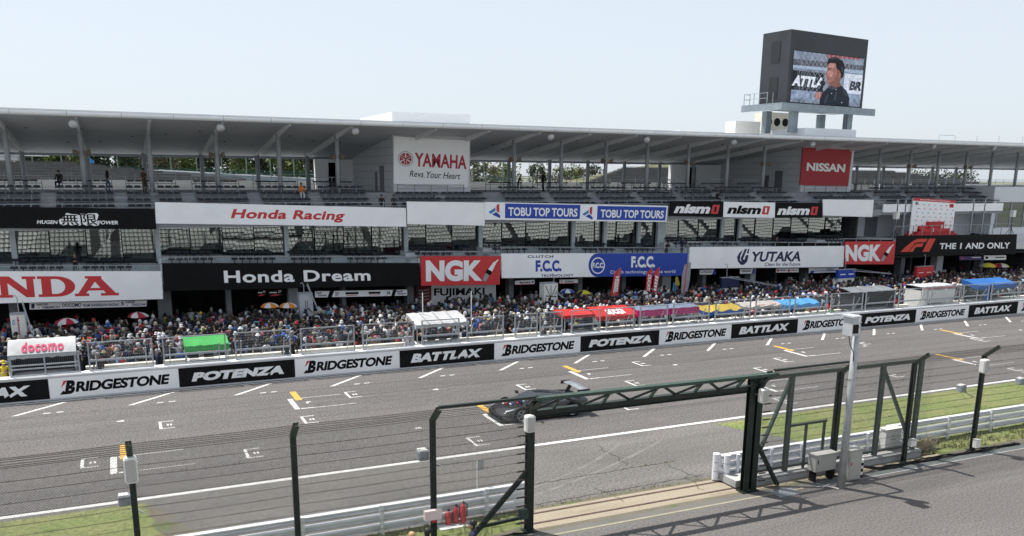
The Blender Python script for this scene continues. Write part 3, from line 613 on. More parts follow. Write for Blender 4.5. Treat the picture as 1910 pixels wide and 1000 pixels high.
decal('lettering_stroke', poly([(0, .2), (.2, 0), (1, .5), (.2, .1)]), q, rc(q, 776, 326.5, 331, 861), BLACK, t)
t, q = sign('sponsor_sign', 'square dark red sign with plain white capitals on the right tower', 'sign', pq(66.2, (1498, 275), (1589.5, 280), (1582, 348), (1492, 345)), mat('deep_red', (.36, .02, .03), .5, .06))
decal('lettering', text('NISSAN', .04), q, rc(q, 1505.4, 303, 318.7, 1577), LETW, t)
# team boards hung below the signs
def board(label, c, items, Y=60.7, base=WHITE):
    t, q = sign('team_board', label, 'sign', pq(Y, *c), base, .06, 'team boards under the big signs')
    for it in items:
        s, u0, v0, u1, v1 = it[:5]; m = it[5] if len(it) > 5 else NAVY
        if s == '#': decal('stripe', FULL, q, (u0, v0, u1, v1), m, t)
        elif isinstance(s, tuple): decal('stripe', s, q, (u0, v0, u1, v1), m, t)
        else: decal('lettering', text(s, .025), q, (u0, v0, u1, v1), m, t, .01)
board('long white team board with two car numbers and black lettering above red umbrellas', ((55, 565), (274, 560.5), (273, 571.5), (55, 577.5)), [('1', .015, .15, .04, .85), ('NAOKI', .06, .55, .15, .9), ('YAMAMOTO', .1, .1, .25, .45), ('DOCOMO', .27, .22, .43, .8), ('TEAM DANDELION RACING', .44, .2, .755, .62), ('5', .77, .25, .8, .9), ('NIREI', .815, .6, .89, .95), ('FUKUZUMI', .87, .15, .99, .5), ('#', .07, .2, .08, .35, RED), ('#', .825, .2, .835, .35, RED)])
SW = poly([(0, 0), (.35, 1), (1, 1), (.65, 0)])
board('white team board with two dark green slashes beside the grey pit box', ((587.6, 543.4), (759.5, 540.3), (759.5, 551.4), (587.6, 555)), [('Nick', .015, .55, .07, .9), ('Cassidy', .03, .1, .125, .5), (SW, .13, 0, .2, 1, BLACK), ('37', .21, .2, .25, .75), ('#', .32, .4, .46, .75, BLACK), ('#', .33, .18, .45, .28, RED), ('#', .57, .4, .7, .75, BLACK), ('#', .58, .18, .69, .28, RED), ('36', .77, .25, .81, .8), (SW, .82, 0, .88, 1, BLACK), ('Kazuki', .88, .58, .95, .92), ('Nakajima', .89, .12, .99, .5)])
board('small white name board with the number 7', ((961, 524), (997, 522), (997, 530.5), (961, 531.5)), [('7', .06, .3, .13, .8), ('Markelov', .22, .25, .8, .8, BLACK), ('#', 0, 0, 1, .12, RED), ('#', .85, .35, .96, .7, BLUE)])
board('small white name board with the number 8', ((1044, 522), (1078, 521), (1078, 528.5), (1044, 529.5)), [('8', .06, .3, .13, .8, RED), ('Oshima', .27, .25, .76, .8, BLACK), ('#', 0, 0, 1, .12, RED)])
PAL = poly([(.4, 0), (1, 0), (1, 1), (.75, 1)])
board('small white name board with a blue corner, left of its twin', ((1305.4, 504), (1334.8, 502.5), (1334.8, 512), (1305.4, 512.3)), [('A.PALOU', .08, .3, .74, .75), (PAL, .6, 0, 1, .999, BLUE)])
board('small white name board with a blue corner, right of its twin', ((1380.6, 502), (1407.8, 501), (1407.8, 510), (1380.6, 511)), [('T.MAKINO', .06, .3, .74, .75), (PAL, .6, 0, 1, .999, BLUE)])
board('white board with two red round emblems below the navy lettered sign', ((1448, 501), (1489.8, 500.5), (1489.8, 508), (1448, 508.3)), [(poly(circ(.5, .5, .5)), .02, .15, .13, .8, RED), ('#', .16, .4, .44, .6, BLACK), (poly(circ(.5, .5, .5)), .5, .15, .61, .8, RED), ('#', .65, .4, .92, .6, RED)])
board('white board with a blue swoosh above the blue pit box', ((1509, 499.5), (1564, 499), (1564, 508), (1509, 509.5)), [('#', .04, .3, .96, .42, BLUE), ('KONDO', .6, .5, .84, .85), (SW, .02, 0, .2, .4, BLUE)])
board('long purple board hung under the black podium sign', ((1789.6, 478), (1831, 477.5), (1831, 484.6), (1789.6, 485.3)), [('#', .05, .3, .18, .7, RED), ('#', .55, .5, .95, .75, LETW)], base=mat('purple', (.06, .03, .16), .5))
board('long white board with black writing at the right end of the podium sign', ((1835.8, 476.5), (1876.6, 476), (1876.6, 484.6), (1835.8, 485.3)), [('#', .05, .25, .17, .75, BLACK), ('#', .5, .4, .93, .6, BLACK)])
for k, (a, c) in enumerate(((480, 495.6), (500.6, 526.5))):
    board(('dark pit screen numbered 36 above the orange umbrellas', 'dark pit screen numbered 37 above the orange umbrellas')[k], ((a, 541), (c, 540.5), (c, 552), (a, 553)), [(('36', '37')[k], .7, .55, .95, .9, LETW), ('#', .08, .5, .6, .65, LETW), (SW, .1, .05, .9, .3, RED)], base=BLACK)
t, q = sign('garage_banner', 'white and red banner with large black lettering inside the garage under the red sign', 'banner', pq(62.6, (766.5, 533), (925, 531), (925, 570), (766.5, 575)), WHITE, .05)
decal('red_field', FULL, q, rc(q, 766.5, 533, 575, 804), mat('maroon', (.2, .02, .02)), t)
for i in range(4): decal('chevron', poly([(0, .3), (.5, .0), (1, .3), (1, .6), (.5, .3), (0, .6)]), q, rc(q, 773, 536+i*6, 544+i*6, 800), GREYL, t, .012)
decal('lettering', text('FUJIMAKI', .03), q, rc(q, 809, 538, 556, 904), BLACK, t); decal('lettering', text('GROUP', .03), q, rc(q, 838, 558, 570, 880), BLACK, t)
# ------------------------------------------------------------------ background beyond the building
LEAF = {k: [mat('leaf_%s_%d' % (k, i), c, .7, .25, .5) for i, c in enumerate(v)] for k, v in dict(
    deep=((.045, .065, .035), (.06, .085, .042), (.035, .05, .03)), fresh=((.1, .135, .03), (.13, .15, .045), (.06, .09, .025)), pale=((.13, .13, .075), (.1, .11, .06), (.16, .15, .09))).items()}
BARK = mat('bark', (.1, .08, .06), .9, .3, 3)
def tree(x, y, zb, h, r, kind, label, n=900, leaf=.5):
    t = thing('broadleaf_tree', label, 'tree', (x, y, zb), 'trees beyond the grandstand building')
    b = MB(); top = Vector((x, y, zb+h*.8)); b.tube([(x, y, zb), (x+.1*r*.3, y, zb+h*.4), top], [h*.03, h*.022, h*.006], 7); cl = []
    for i in range(9):
        a = R.uniform(0, 6.283); z0 = zb+h*R.uniform(.08, .65); e = Vector((x+math.cos(a)*r*R.uniform(.4, .85), y+math.sin(a)*r*R.uniform(.4, .85), z0+h*R.uniform(.1, .28)))
        b.tube([(x, y, z0), (Vector((x, y, z0))+e)/2+Vector((0, 0, .03*h)), e], [h*.012, h*.008, h*.003], 5); cl.append((e, r*R.uniform(.28, .5)))
    b.build('trunk', BARK, t); cl.append((top, r*.5))
    for i in range(5): a = R.uniform(0, 6.28); cl.append((Vector((x+math.cos(a)*r*.5, y+math.sin(a)*r*.5, zb+h*R.uniform(.12, .85))), r*R.uniform(.3, .5)))
    b = MB()
    for i in range(n):
        c, rr = R.choice(cl); d = Vector((R.gauss(0, 1), R.gauss(0, 1), R.gauss(0, .8))); d = d.normalized()*rr*R.uniform(.35, 1.05); p = c+d
        u = Vector((R.gauss(0, 1), R.gauss(0, 1), R.gauss(0, 1))).normalized(); v = u.cross(Vector((R.gauss(0, 1), R.gauss(0, 1), R.gauss(0, 1)))).normalized(); s = leaf*R.uniform(.5, 1)
        b.mi = R.choice((0, 0, 1, 2)); b.face([p-u*s, p-v*s*.55, p+u*s, p+v*s*.55])
    b.build('crown', LEAF[kind], t)
LT = 'deep deep fresh deep deep pale fresh deep fresh deep fresh deep deep fresh'.split()
words = ['shady', 'tall', 'slender', 'bushy', 'rounded', 'ragged', 'spreading', 'leaning', 'dense', 'airy', 'broad', 'narrow', 'low', 'lopsided']
for i, k in enumerate(LT):
    x = -16+i*4.6+R.uniform(-.8, .8)
    tree(x, 172+R.uniform(-6, 8), 7.5, R.uniform(9, 13), R.uniform(3.4, 4.6), k, '%s %s tree behind the green net fence, %s from the left' % (words[i], {'deep': 'dark green', 'fresh': 'yellow green', 'pale': 'pale blossoming'}[k], ('first second third fourth fifth sixth seventh eighth ninth tenth eleventh twelfth thirteenth fourteenth').split()[i]), 1900, .45)
for i in range(15):
    x = -20+i*4.7+R.uniform(-.8, .8); k = LT[(i*5+3) % 14]
    tree(x, 186+R.uniform(-3, 5), 7.5, R.uniform(10, 13), R.uniform(3.6, 4.6), k, 'far %s tree in the rear row behind the net fence, %s from left' % ({'deep': 'dark green', 'fresh': 'yellow green', 'pale': 'pale grey green'}[k], 'first second third fourth fifth sixth seventh eighth ninth tenth eleventh twelfth thirteenth fourteenth fifteenth'.split()[i]), 1700, .5)
for i, (px, Y, h, r, k, lab) in enumerate(((884, 150, 8.5, 2.2, 'deep', 'dark tree standing right behind the tower with the tuning fork sign'), (905, 190, 7, 4, 'pale', 'pale olive bush right of the dark tree near the left tower'), (938, 195, 6.5, 4, 'fresh', 'light green bush seen under the roof beside the left tower'), (1002, 230, 7, 3.2, 'deep', 'small rounded grey green tree on the horizon, left of three'), (1062, 230, 8, 3.2, 'fresh', 'small yellowish tree on the horizon, middle of three'), (1109, 225, 9, 2.8, 'deep', 'small spreading tree on the horizon, right of three'), (1030, 260, 5, 5, 'pale', 'low pale thicket between two small horizon trees'), (1085, 260, 5, 5, 'pale', 'low pale thicket left of the grassy mound'), (1720, 330, 8, 9, 'deep', 'dark wood edge tree far right behind the net, nearer the red sign'), (1760, 340, 8, 9, 'deep', 'dark wood edge tree far right behind the net, middle one'), (1800, 340, 8, 9, 'deep', 'dark wood edge tree far right behind the net, outermost one'))):
    p = atY(px, 330, Y); tree(p.x, Y, 11.1-h*.55, h, r, k, lab, 700, .3+r*.05)
hb = MB(); HX = [-60+i*4 for i in range(100)]
hb.grid([[(x, y, 7.2*min(1, (y-100)/30)) for x in np.linspace(-200, 700, 20)] for y in (100, 112, 130, 400, 2500)]); struct(hb.build('hill', FIELD))
def terrace(label, rows, xl, xr, y0, z0, dy, dz, stairs):
    t = thing('concrete_stand', label, 'grandstand', ((xl(z0)+xr(z0))/2, y0, z0))
    b = MB()
    for k in range(rows):
        z = z0+dz*k; a, c = xl(z), xr(z)
        if c-a > .5: b.box(a, c, y0+dy*k, y0+dy*(k+1)+.02, z0-2, z+dz-.003*(k % 2))
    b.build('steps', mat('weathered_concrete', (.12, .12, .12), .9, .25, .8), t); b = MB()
    for sx, sl in stairs:
        for k in range(rows):
            z = z0+dz*k; x = sx+sl*k
            if xl(z) < x < xr(z)-1.2: b.box(x, x+1.2, y0+dy*k-.25, y0+dy*k-.01, z, z+dz*.5)
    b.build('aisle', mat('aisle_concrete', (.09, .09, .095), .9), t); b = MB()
    for k in range(0, rows):
        z = z0+dz*k; a, c = xl(z), xr(z)
        if c-a > 1: b.box(a, c-.5, y0+dy*k+.25, y0+dy*k+.5, z+dz+.08, z+dz+.16)
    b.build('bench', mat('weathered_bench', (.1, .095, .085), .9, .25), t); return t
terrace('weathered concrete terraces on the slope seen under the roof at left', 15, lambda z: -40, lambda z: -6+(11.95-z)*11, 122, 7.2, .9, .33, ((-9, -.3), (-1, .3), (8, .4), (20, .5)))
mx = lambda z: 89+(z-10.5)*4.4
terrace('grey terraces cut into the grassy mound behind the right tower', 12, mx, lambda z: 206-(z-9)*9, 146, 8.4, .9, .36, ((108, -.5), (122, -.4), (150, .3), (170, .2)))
b = MB(); b.grid([[(x, y, 6.2+max(0, 7.7*min(1, max(0, (x-99)/15))**.8*(1 if x < 135 else max(0, 1-(x-135)/60)))*min(1, .72+.5*max(0, (y-156)/8)) - max(0, (y-170))*.1) for x in np.linspace(80, 210, 60)] for y in (157.5, 160, 163, 167, 172, 185, 210)])
struct(b.build('grass_mound', mat('mound_grass', (.085, .09, .045), .9, .35, .25)), 'structure')
nf = thing('net_fence', 'tall green net fence on slim poles in front of the trees', 'fence', (12, 158, 8)); NET = glass_mat('green_net', (.62, .8, .74), 0, 0)
n = NET.node_tree; [n.links.remove(l) for l in list(n.links) if l.to_node.type == 'OUTPUT_MATERIAL']; d = n.nodes.new('ShaderNodeBsdfDiffuse'); d.inputs[0].default_value = (.05, .13, .11, 1); m2 = n.nodes.new('ShaderNodeMixShader'); m2.inputs[0].default_value = .3
tr = [q for q in n.nodes if q.type == 'BSDF_TRANSPARENT'][0]; tr.inputs[0].default_value = (1, 1, 1, 1); n.links.new(tr.outputs[0], m2.inputs[1]); n.links.new(d.outputs[0], m2.inputs[2]); n.links.new(m2.outputs[0], [q for q in n.nodes if q.type == 'OUTPUT_MATERIAL'][0].inputs[0])
MB().grid([[(-30, 158, 7), (75, 158, 6.5)], [(-30, 158, 12.3), (75, 158, 10.6)]]).build('net', NET, nf)
for i in range(25): x = -28+i*4.1; MB().tube([(x, 157.9, 7), (x, 157.9, 15.5)], .11, 6).build('pole', mat('pole_green', (.16, .22, .17), .6), nf)
bw = thing('barrier_wall', 'low white barrier running downhill beyond the terraces', 'wall', (20, 132, 9)); b = MB(); b.hexa([(4.3, 138, 8.5), (31, 138, 8.5), (31, 138.3, 8.5), (4.3, 138.3, 8.5), (4.3, 138, 11.25), (31, 138, 9.95), (31, 138.3, 9.95), (4.3, 138.3, 11.25)]); b.build('wall_face', mat('barrier_blue_grey', (.25, .3, .34), .7), bw)
b = MB(); b.beam((4.3, 138.1, 11.32), (31, 138.1, 10.02), .3, .16); b.build('coping', WHITE, bw)
hut = thing('white_hut', 'white cabin on the slope at the far left edge under the roof', 'cabin', (-17, 140, 12.3)); MB().box(-24, -12.2, 141, 146, 12.3, 13.4).build('wall', CONCL, hut); MB().box(-24.2, -8.5, 140.8, 146.2, 13.05, 13.9).build('roof', WHITE, hut)
tarp = MB(); tarp.grid([[(-3.9+.25*i, 138.5, 12.2+(.8-.2*abs(i-3)) * (j/3)*1.0) for i in range(7)] for j in range(4)]); tarp.prism([(-3.9, 138.5, 12.1), (-2.4, 138.5, 12.1), (-3.0, 138.7, 12.95)], (0, .5, 0), None)
tag(tarp.build('blue_tarp', mat('tarp_blue', (.05, .25, .55), .6), loc=(-3, 138.5, 12.2)), 'small bright blue tarp heap on the far terraces', 'tarpaulin')
# ------------------------------------------------------------------ pit wall with boards
pw = thing('pit_wall', 'low concrete wall with alternating black and white tyre brand boards beside the track', 'wall', (35, 46.5, 0))
b = MB(); b.box(-60, 160, 46.3, 46.8, 0, 1.2); b.build('concrete_wall', CONCL, pw); b = MB(); b.box(-60, 160, 46.26, 46.84, 1.2, 1.26); b.build('coping', WHITE, pw)
WX = [(-3.795+5.95*k)*1.0065 for k in range(-2, 15)]
def bmark(qq, r, host):
    decal('letter_mark', poly([(0, 0), (.5, 0), (.62, .3), (.3, .3), (.42, .62)], box=(0, 0, 1, 1)), qq, r, BLACK, host)
WB = mat('board_white', (.86, .86, .87), .6, .03, 1.2); WK = mat('board_black', (.008, .008, .009), .6, .3, 3, spec=.12)
for i, (xa, xb) in enumerate(zip(WX, WX[1:])):
    k = i-2; white = k % 2 == 0; q = [Vector(p) for p in ((xa+.01, 46.288, 1.1), (xb-.01, 46.288, 1.1), (xb-.01, 46.288, .09), (xa+.01, 46.288, .09))]
    o = MB().box(xa+.01, xb-.01, 46.288, 46.3, .09, 1.1).build('white_board' if white else 'black_board', WB if white else WK, pw)
    if white:
        decal('lettering', text('RIDGESTONE', .045, .2, .96), q, (.19, .23, .93, .76), BLACK, o)
        decal('lettering', text('B', .06, .28), q, (.107, .16, .192, .85), BLACK, o)
        decal('lettering_wedge', poly([(0, 0), (1, 0), (.95, .32), (.6, .55)]), q, (.072, .16, .118, .52), BLACK, o)
        decal('red_flash', poly([(0, 0), (.42, 1), (1, 1)]), q, (.088, .5, .138, .85), mat('flash_red', (.5, .03, .05), .5), o, .01)
    elif (k+1) % 4 == 0: decal('lettering', text('BATTLAX', .06, .25), q, (.11, .24, .87, .76), LETW, o)
    else: decal('lettering', text('POTENZA', .07, .2), q, (.1, .24, .9, .72), LETW, o)
iw = thing('inner_wall', 'low cream wall behind the pit wall fence', 'wall', (35, 48.3, 0)); 
for a, c in ((-30, -6), (-2.2, 1.2), (1.5, 24.2), (24.8, 34), (34.3, 47), (47.4, 63), (63.3, 120)): b = MB(); b.box(a, c, 48.25, 48.45, 0, 1.1); b.box(a, c, 48.2, 48.5, 1.1, 1.16); b.build('wall_section', CREAM, iw)
b = MB(); b.box(-60, 160, 46.8, 48.25, 0, .25); struct(b.build('signalling_platform', CONC))
# fence panels
FP = [(-1.92, 2.94), (1.54, 3.06), (5.1, 2.87), (8.56, 2.97), (12.02, 3.0), (15.54, 2.3), (18.35, 2.37), (21.51, 1.5), (23.23, 1.53), (25.44, 2.07), (27.98, 2.07), (30.54, 2.13), (33.14, 2.95), (36.62, 3.0), (40.09, 3.1), (43.63, 3.06), (47.09, 3.15), (50.55, 3.02), (54.0, 3.1), (57.5, 3.24), (61.15, 3.0), (64.51, 3.3), (68.0, 3.1)]
FL = ['between the white awning and the green tarp', 'in front of the green tarp', 'just right of the green tarp', 'second to the right of the green tarp', 'left of the white slatted roof', 'in front of the white slatted roof', 'just right of the white slatted roof', 'narrow, left one of the pair', 'narrow, right one of the pair', 'in front of the smaller red canopy', 'before the white lettered red canopy', 'before the left half of the pink canopy', 'before the right half of the pink canopy', 'in front of the blue and yellow tarp', 'in front of the plain white tarp', 'in front of the plain blue tarp', 'left of the black stand', 'in front of the black stand', 'right of the black stand', 'in front of the white boxy stand', 'left of the tall blue canopy', 'in front of the tall blue canopy', 'at the right edge of the picture']
FL = [s if s.startswith('narrow') else s for s in FL]
for (x, wd), s in zip(FP, FL):
    t = thing('fence_panel', 'steel mesh fence panel on the pit wall, '+s, 'fence panel', (x+wd/2, 46.55, 1.26), 'mesh fence panels along the pit wall')
    x *= 1.006; b = MB(); y = 46.55; T = .035
    for q in (x, x+wd): b.beam((q, y, 1.26), (q, y, 2.75), 2*T)
    for z in (2.72, 1.3): b.beam((x+T, y, z), (x+wd-T, y, z), 1.6*T)
    b.build('frame', STEEL, t); MB().beam((x+T, y, 1.8), (x+wd-T, y, 1.8), .075, .09).build('mid_rail', STEEL, t)
    b = MB(); n = int(wd/.085)
    for i in range(1, n): q = x+wd*i/n; b.beam((q, y, 1.3), (q, y, 2.72), .007)
    for i in range(1, 11): b.beam((x, y-.004, 1.3+.142*i), (x+wd, y-.004, 1.3+.142*i), .007)
    b.build('wire_mesh', RAIL, t); b = MB()
    for q in (x+.3, x+wd-.3): MB().beam((q, y, 2.3), (q, y+.7, 1.0), .04).build('brace', STEEL, t)
# ------------------------------------------------------------------ timing stands behind the pit wall
CLO = lambda n, c, v=.16: mat('tarp_'+n, tuple(.72*q for q in c), .8, v, 1.1, bump=.9, bscale=3.2, spec=.2)
def stand(label, x0, x1, zf, zb, top, cat='pit stand', yf=47.0, yb=48.6, sag=.0, val=None, valh=.18, body=None, words=None, wrect=(.15, .1, .8, .9), wm=LETW, slats=0, seats=True, ny=7, hump=0.0):
    t = thing('pit_stand', label, cat, ((x0+x1)/2, 47.6, .25), 'team stands on the pit wall'); b = MB(); nx = 14
    def P(i, j):
        u, v = i/nx, j/ny; z = zf+(zb-zf)*v+hump*math.sin(math.pi*v)-sag*math.sin(math.pi*u*3)**2*(1-v)-.02*math.sin(i*2.3+j); return (x0+(x1-x0)*u, yf+(yb-yf)*v, z)
    b.grid([[P(i, j) for i in range(nx+1)] for j in range(ny+1)]); o = b.build('canopy', top, t, smooth=True)
    b = MB(); vm = val or top
    b.grid([[(P(i, 0)[0], yf, P(i, 0)[2]-valh-.03*(i % 2)) for i in range(nx+1)], [P(i, 0) for i in range(nx+1)]])
    for i in (0, nx): b.grid([[(P(i, j)[0], P(i, j)[1], P(i, j)[2]-valh) for j in range(ny+1)], [P(i, j) for j in range(ny+1)]])
    b.build('valance', vm, t)
    for x in (x0+.08, x1-.08):
        for y, z in ((yf+.08, zf), (yb-.08, zb)): MB().beam((x, y, .25), (x, y, z-.05-sag), .05).build('leg', STEEL, t)
    b = MB(); b.box(x0+.1, x1-.1, yf+.5, yf+1.0, 1.16, 1.2); b.build('counter', CONCL, t)
    for i in range(max(2, int((x1-x0)/.8))): x = x0+.25+i*.75; MB().box(x, x+.5, yf+.9, yf+.96, 1.25, 1.55).build('monitor', RUBBER, t)
    if seats: b = MB(); b.box(x0+.2, x1-.2, yf+.35, yf+.65, .68, .74); b.box(x0+.2, x1-.2, yf+.32, yf+.36, .74, 1.0); b.build('bench', mat('bench_red', (.14, .02, .02)), t)
    if body: b = MB(); b.box(x0+.15, x1-.15, yb-.2, yb-.14, .3, zb-.25); b.box(x0+.12, x0+.16, yf+.1, yb-.14, .3, zf-.2); b.box(x1-.16, x1-.12, yf+.1, yb-.14, .3, zf-.2); b.build('side_panel', body, t)
    for i in range(slats): x = x0+(x1-x0)*(i+1)/(slats+1); MB().beam((x, yf-.02, zf+.03), (x, yb, zb+.03), .07, .03).build('slat', GREYL, t)
    if words:
        v_, f_ = words; b = MB(); b.v = [tuple(Vector(P((wrect[0]+a*(wrect[2]-wrect[0]))*nx, ny*(.03+.5*(wrect[1]+c*(wrect[3]-wrect[1])))))+Vector((0, -.03, .03))) for a, c in v_]; b.f = list(f_); b.m = [0]*len(f_); b.build('lettering', wm, t)
    return t
WH = CLO('white', (.52, .53, .54))
stand('white awning stand with red lettering at the left end of the pit wall', -5.5, -2.5, 2.25, 2.75, WH, hump=.28, words=text('docomo', .035, 0, 1.1), wrect=(.2, .05, .82, .75), wm=mat('letter_rose', (.45, .03, .1)), body=mat('stand_dark', (.04, .04, .045)))
t = thing('fence_panel', 'low two-rail mesh panel in front of the white awning stand with red lettering', 'fence panel', (-3.9, 46.55, 1.26), 'mesh fence panels along the pit wall'); b = MB()
for x in (-5.4, -3.9, -2.4): b.beam((x, 46.55, 1.26), (x, 46.55, 2.34), .07)
for z in (2.32, 1.8, 1.62, 1.3): b.beam((-5.36, 46.55, z), (-2.44, 46.55, z), .06)
b.build('frame', STEEL, t); b = MB()
for i in range(1, 34): b.beam((-5.4+i*.09, 46.55, 1.3), (-5.4+i*.09, 46.55, 2.3), .007)
b.build('wire_mesh', RAIL, t)
stand('low stand under a bright green tarp', 2.6, 4.85, 2.12, 2.42, CLO('green', (.06, .4, .09)), yb=48.1, sag=.03, valh=.3)
stand('open metal stand with a white slatted roof', 15.4, 18.75, 2.42, 2.82, WH, slats=3, yf=46.95, yb=48.9)
stand('small stand with a red top and a clear printed sheet in front', 25.3, 27.55, 2.36, 2.5, CLO('red', (.6, .03, .03)), body=CLEAR)
stand('stand under a red canopy with white block lettering', 27.75, 30.75, 2.15, 2.55, CLO('red', (.6, .03, .03)), hump=.08, valh=.26, words=text('DUCATI', .06, .1), wrect=(.3, .1, .75, .9))
stand('long stand with a grey blue top and pink valance', 30.85, 35.8, 2.38, 2.5, CLO('bluegrey', (.17, .22, .31)), yb=48.1, val=CLO('pink', (.62, .03, .2)), valh=.42)
stand('stand under a sagging yellow tarp with blue edges', 36.1, 39.5, 2.05, 2.25, CLO('yellow', (.5, .36, .05)), yb=48.0, val=CLO('royal', (.03, .12, .42)), sag=.16, valh=.26)
stand('stand under a plain white tarp with a faded red stripe', 39.65, 43.1, 2.15, 2.3, CLO('offwhite', (.5, .47, .44)), yb=48.0, sag=.1, words=poly([(0, 0), (1, 0), (1, 1), (0, 1)]), wrect=(.2, .4, .9, .55), wm=RED)
stand('stand under a creased plain blue tarp', 43.2, 46.7, 2.1, 2.28, CLO('blue', (.035, .12, .38)), yb=48.0, sag=.12, valh=.3)
stand('black boxy stand with a grey sheet roof', 50.1, 54.6, 2.6, 2.8, CLO('grey', (.2, .22, .24)), slats=2, body=mat('stand_black', (.02, .02, .022)), val=BLACK)
t = stand('white boxy stand with a slanted side window and thin red stripe', 57.3, 61.1, 2.72, 2.74, WH, val=WH, valh=.3, slats=0, seats=False)
b = MB(); b.prism([(57.3, 47.0, .3), (57.3, 47.0, 2.7), (57.3, 48.6, 2.7), (57.3, 48.6, .3)], (.06, 0, 0), None); b.prism([(57.9, 46.98, 1.4), (61, 46.98, 1.4), (61, 46.9, 2.4), (57.9, 46.9, 2.4)], (0, .1, 0), None); b.box(57.3, 57.9, 46.95, 47.05, .3, 2.6); b.build('side_panel', PLASTW, t); MB().box(57.35, 61.0, 46.88, 46.9, 2.55, 2.6).build('red_stripe', RED, t)
t = stand('tall stand draped in bright blue cloth with a clear front', 63.8, 68.6, 2.55, 2.85, CLO('azure', (.03, .15, .46)), valh=.35, sag=.05, body=CLEAR); MB().box(64.6, 65.15, 46.9, 47.0, .3, 2.5).build('drape', CLO('azure', (.03, .15, .46)), t)
# ------------------------------------------------------------------ umbrellas, flags, pit boxes
def umbrella(label, px, py, Y, r, cols, tilt=0.0):
    c = atY(px, py, Y); t = thing('umbrella', label, 'umbrella', c-Vector((0, 0, r)), 'open umbrellas over the crowd'); b = MB(); n = 8
    for g in range(n):
        b.mi = g % len(cols); a0, a1 = 2*math.pi*g/n, 2*math.pi*(g+1)/n; am = (a0+a1)/2
        rings = []
        for k in range(5):
            th = k/4; rr = r*math.sin(th*1.25)/math.sin(1.25); z = r*.62*(math.cos(th*1.25)-math.cos(1.25))
            rings.append([c+Vector((rr*math.cos(a)*f+tilt*z, rr*math.sin(a)*f, z-(.04*r*(f < 1) if k == 4 else 0))) for a, f in ((a0, 1), (am, .96), (a1, 1))])
        b.grid(rings)
    b.build('canopy', cols, t); MB().tube([c+Vector((tilt*r*.4, 0, r*.5)), c-Vector((tilt*.5, 0, 1.0))], .014, 6).build('shaft', STEEL, t)
UW = CLO('umb_white', (.75, .75, .75)); UR = CLO('umb_red', (.5, .03, .06)); UO = CLO('umb_orange', (.75, .25, .03)); UB = CLO('umb_blue', (.03, .06, .4)); UK = CLO('umb_black', (.015, .015, .02)); UY = CLO('umb_yellow', (.7, .6, .06))
umbrella('red and white umbrella over a woman in red, nearer the white pit box', 124, 602, 59.6, .68, [UR, UW], .1); umbrella('red and white umbrella over a woman in red, below the long team board', 258, 590, 60.2, .66, [UR, UW], -.2)
umbrella('orange and white umbrella, left one of the touching pair', 503, 572, 58.8, .62, [UO, UW]); umbrella('orange and white umbrella, right one of the touching pair', 537, 572, 58.6, .62, [UO, UW])
umbrella('blue and white umbrella near the white lattice pit box', 1058, 545, 58.8, .6, [UB, UW]); umbrella('yellow and black umbrella beside the blue and white one', 1089, 547, 58.8, .57, [UY, UK, UY])
umbrella('black and white umbrella with red edge under the red feather flags', 1202, 547, 58.2, .58, [UK, UW]); umbrella('yellow and red umbrella at the far right, left of two', 1843, 497, 60.5, .9, [UY, UY, UR, UW]); umbrella('red, white and yellow umbrella at the far right, right of two', 1866, 497, 60.8, .85, [UR, UW, UY, UY])
def flag(label, pts, Y, m, words=None, wm=LETW, pole=None):
    P = [atY(x, y, Y) for x, y in pts]; c = sum(P, Vector())/len(P); t = thing('feather_flag', label, 'flag', (c.x, Y, 0), 'tall flags in the crowd')
    MB().prism(P, (0, .02, 0), None).build('cloth', m, t); a, e = atY(*pole[0], Y), atY(*pole[1], Y); e.z = 0; MB().tube([a, ((a+e)/2)*1.0, (e.x, Y, 0)], .02, 6).build('pole', STEEL, t)
    if words:
        s, w0, ang = words; q = [P[i] for i in w0]; decal('lettering', s, q, ang, wm, t, .02)
def vtext(s, bold=.04):
    v, f = text(s, bold); return np.stack([v[:, 1], 1-v[:, 0]], 1), f
flag('red feather flag with white vertical lettering, standing alone', [(1139, 551), (1146, 510), (1152, 503), (1158, 499), (1157, 515), (1153, 552)], 58, RED, (vtext('VESSEL'), (1, 4, 5, 0), (.25, .12, .85, .98)), LETW, ((1157, 499), (1140, 552)))
flag('red feather flag with white vertical lettering, left of the touching pair', [(1204, 545), (1207, 510), (1212, 503), (1217, 499), (1217, 515), (1213, 545)], 58, RED, (vtext('DUCATI'), (1, 4, 5, 0), (.2, .1, .8, .98)), LETW, ((1217, 499), (1204, 545)))
flag('red feather flag with blurred white marks, right of the touching pair', [(1217, 545), (1221, 508), (1226, 501), (1231, 498), (1230, 515), (1225, 546)], 58.2, RED, (vtext('IIIII'), (1, 4, 5, 0), (.2, .1, .8, .9)), LETW, ((1231, 498), (1217, 545)))
flag('tall grey and black feather flag with a red stripe', [(1270, 558), (1272, 515), (1277, 494), (1289, 489), (1287, 520), (1280, 558)], 57.5, mat('flag_grey', (.3, .3, .33)), (poly([(.2, 0), (.55, 0), (.6, .55), (.8, 1), (.5, 1)]), (2, 3, 4, 0), (.1, .0, .6, .98)), RED, ((1289, 489), (1270, 560)))
flag('short yellow and black flag beside the tall grey flag', [(1259, 532), (1260, 518), (1264, 516), (1268, 530), (1265, 534)], 58.6, UY, None, LETW, ((1262, 516), (1260, 545)))
flag('short light blue flag beside the tall grey flag', [(1254, 552), (1256, 528), (1259, 527), (1261, 549), (1257, 552)], 58.6, CYAN, None, LETW, ((1257, 527), (1255, 555)))
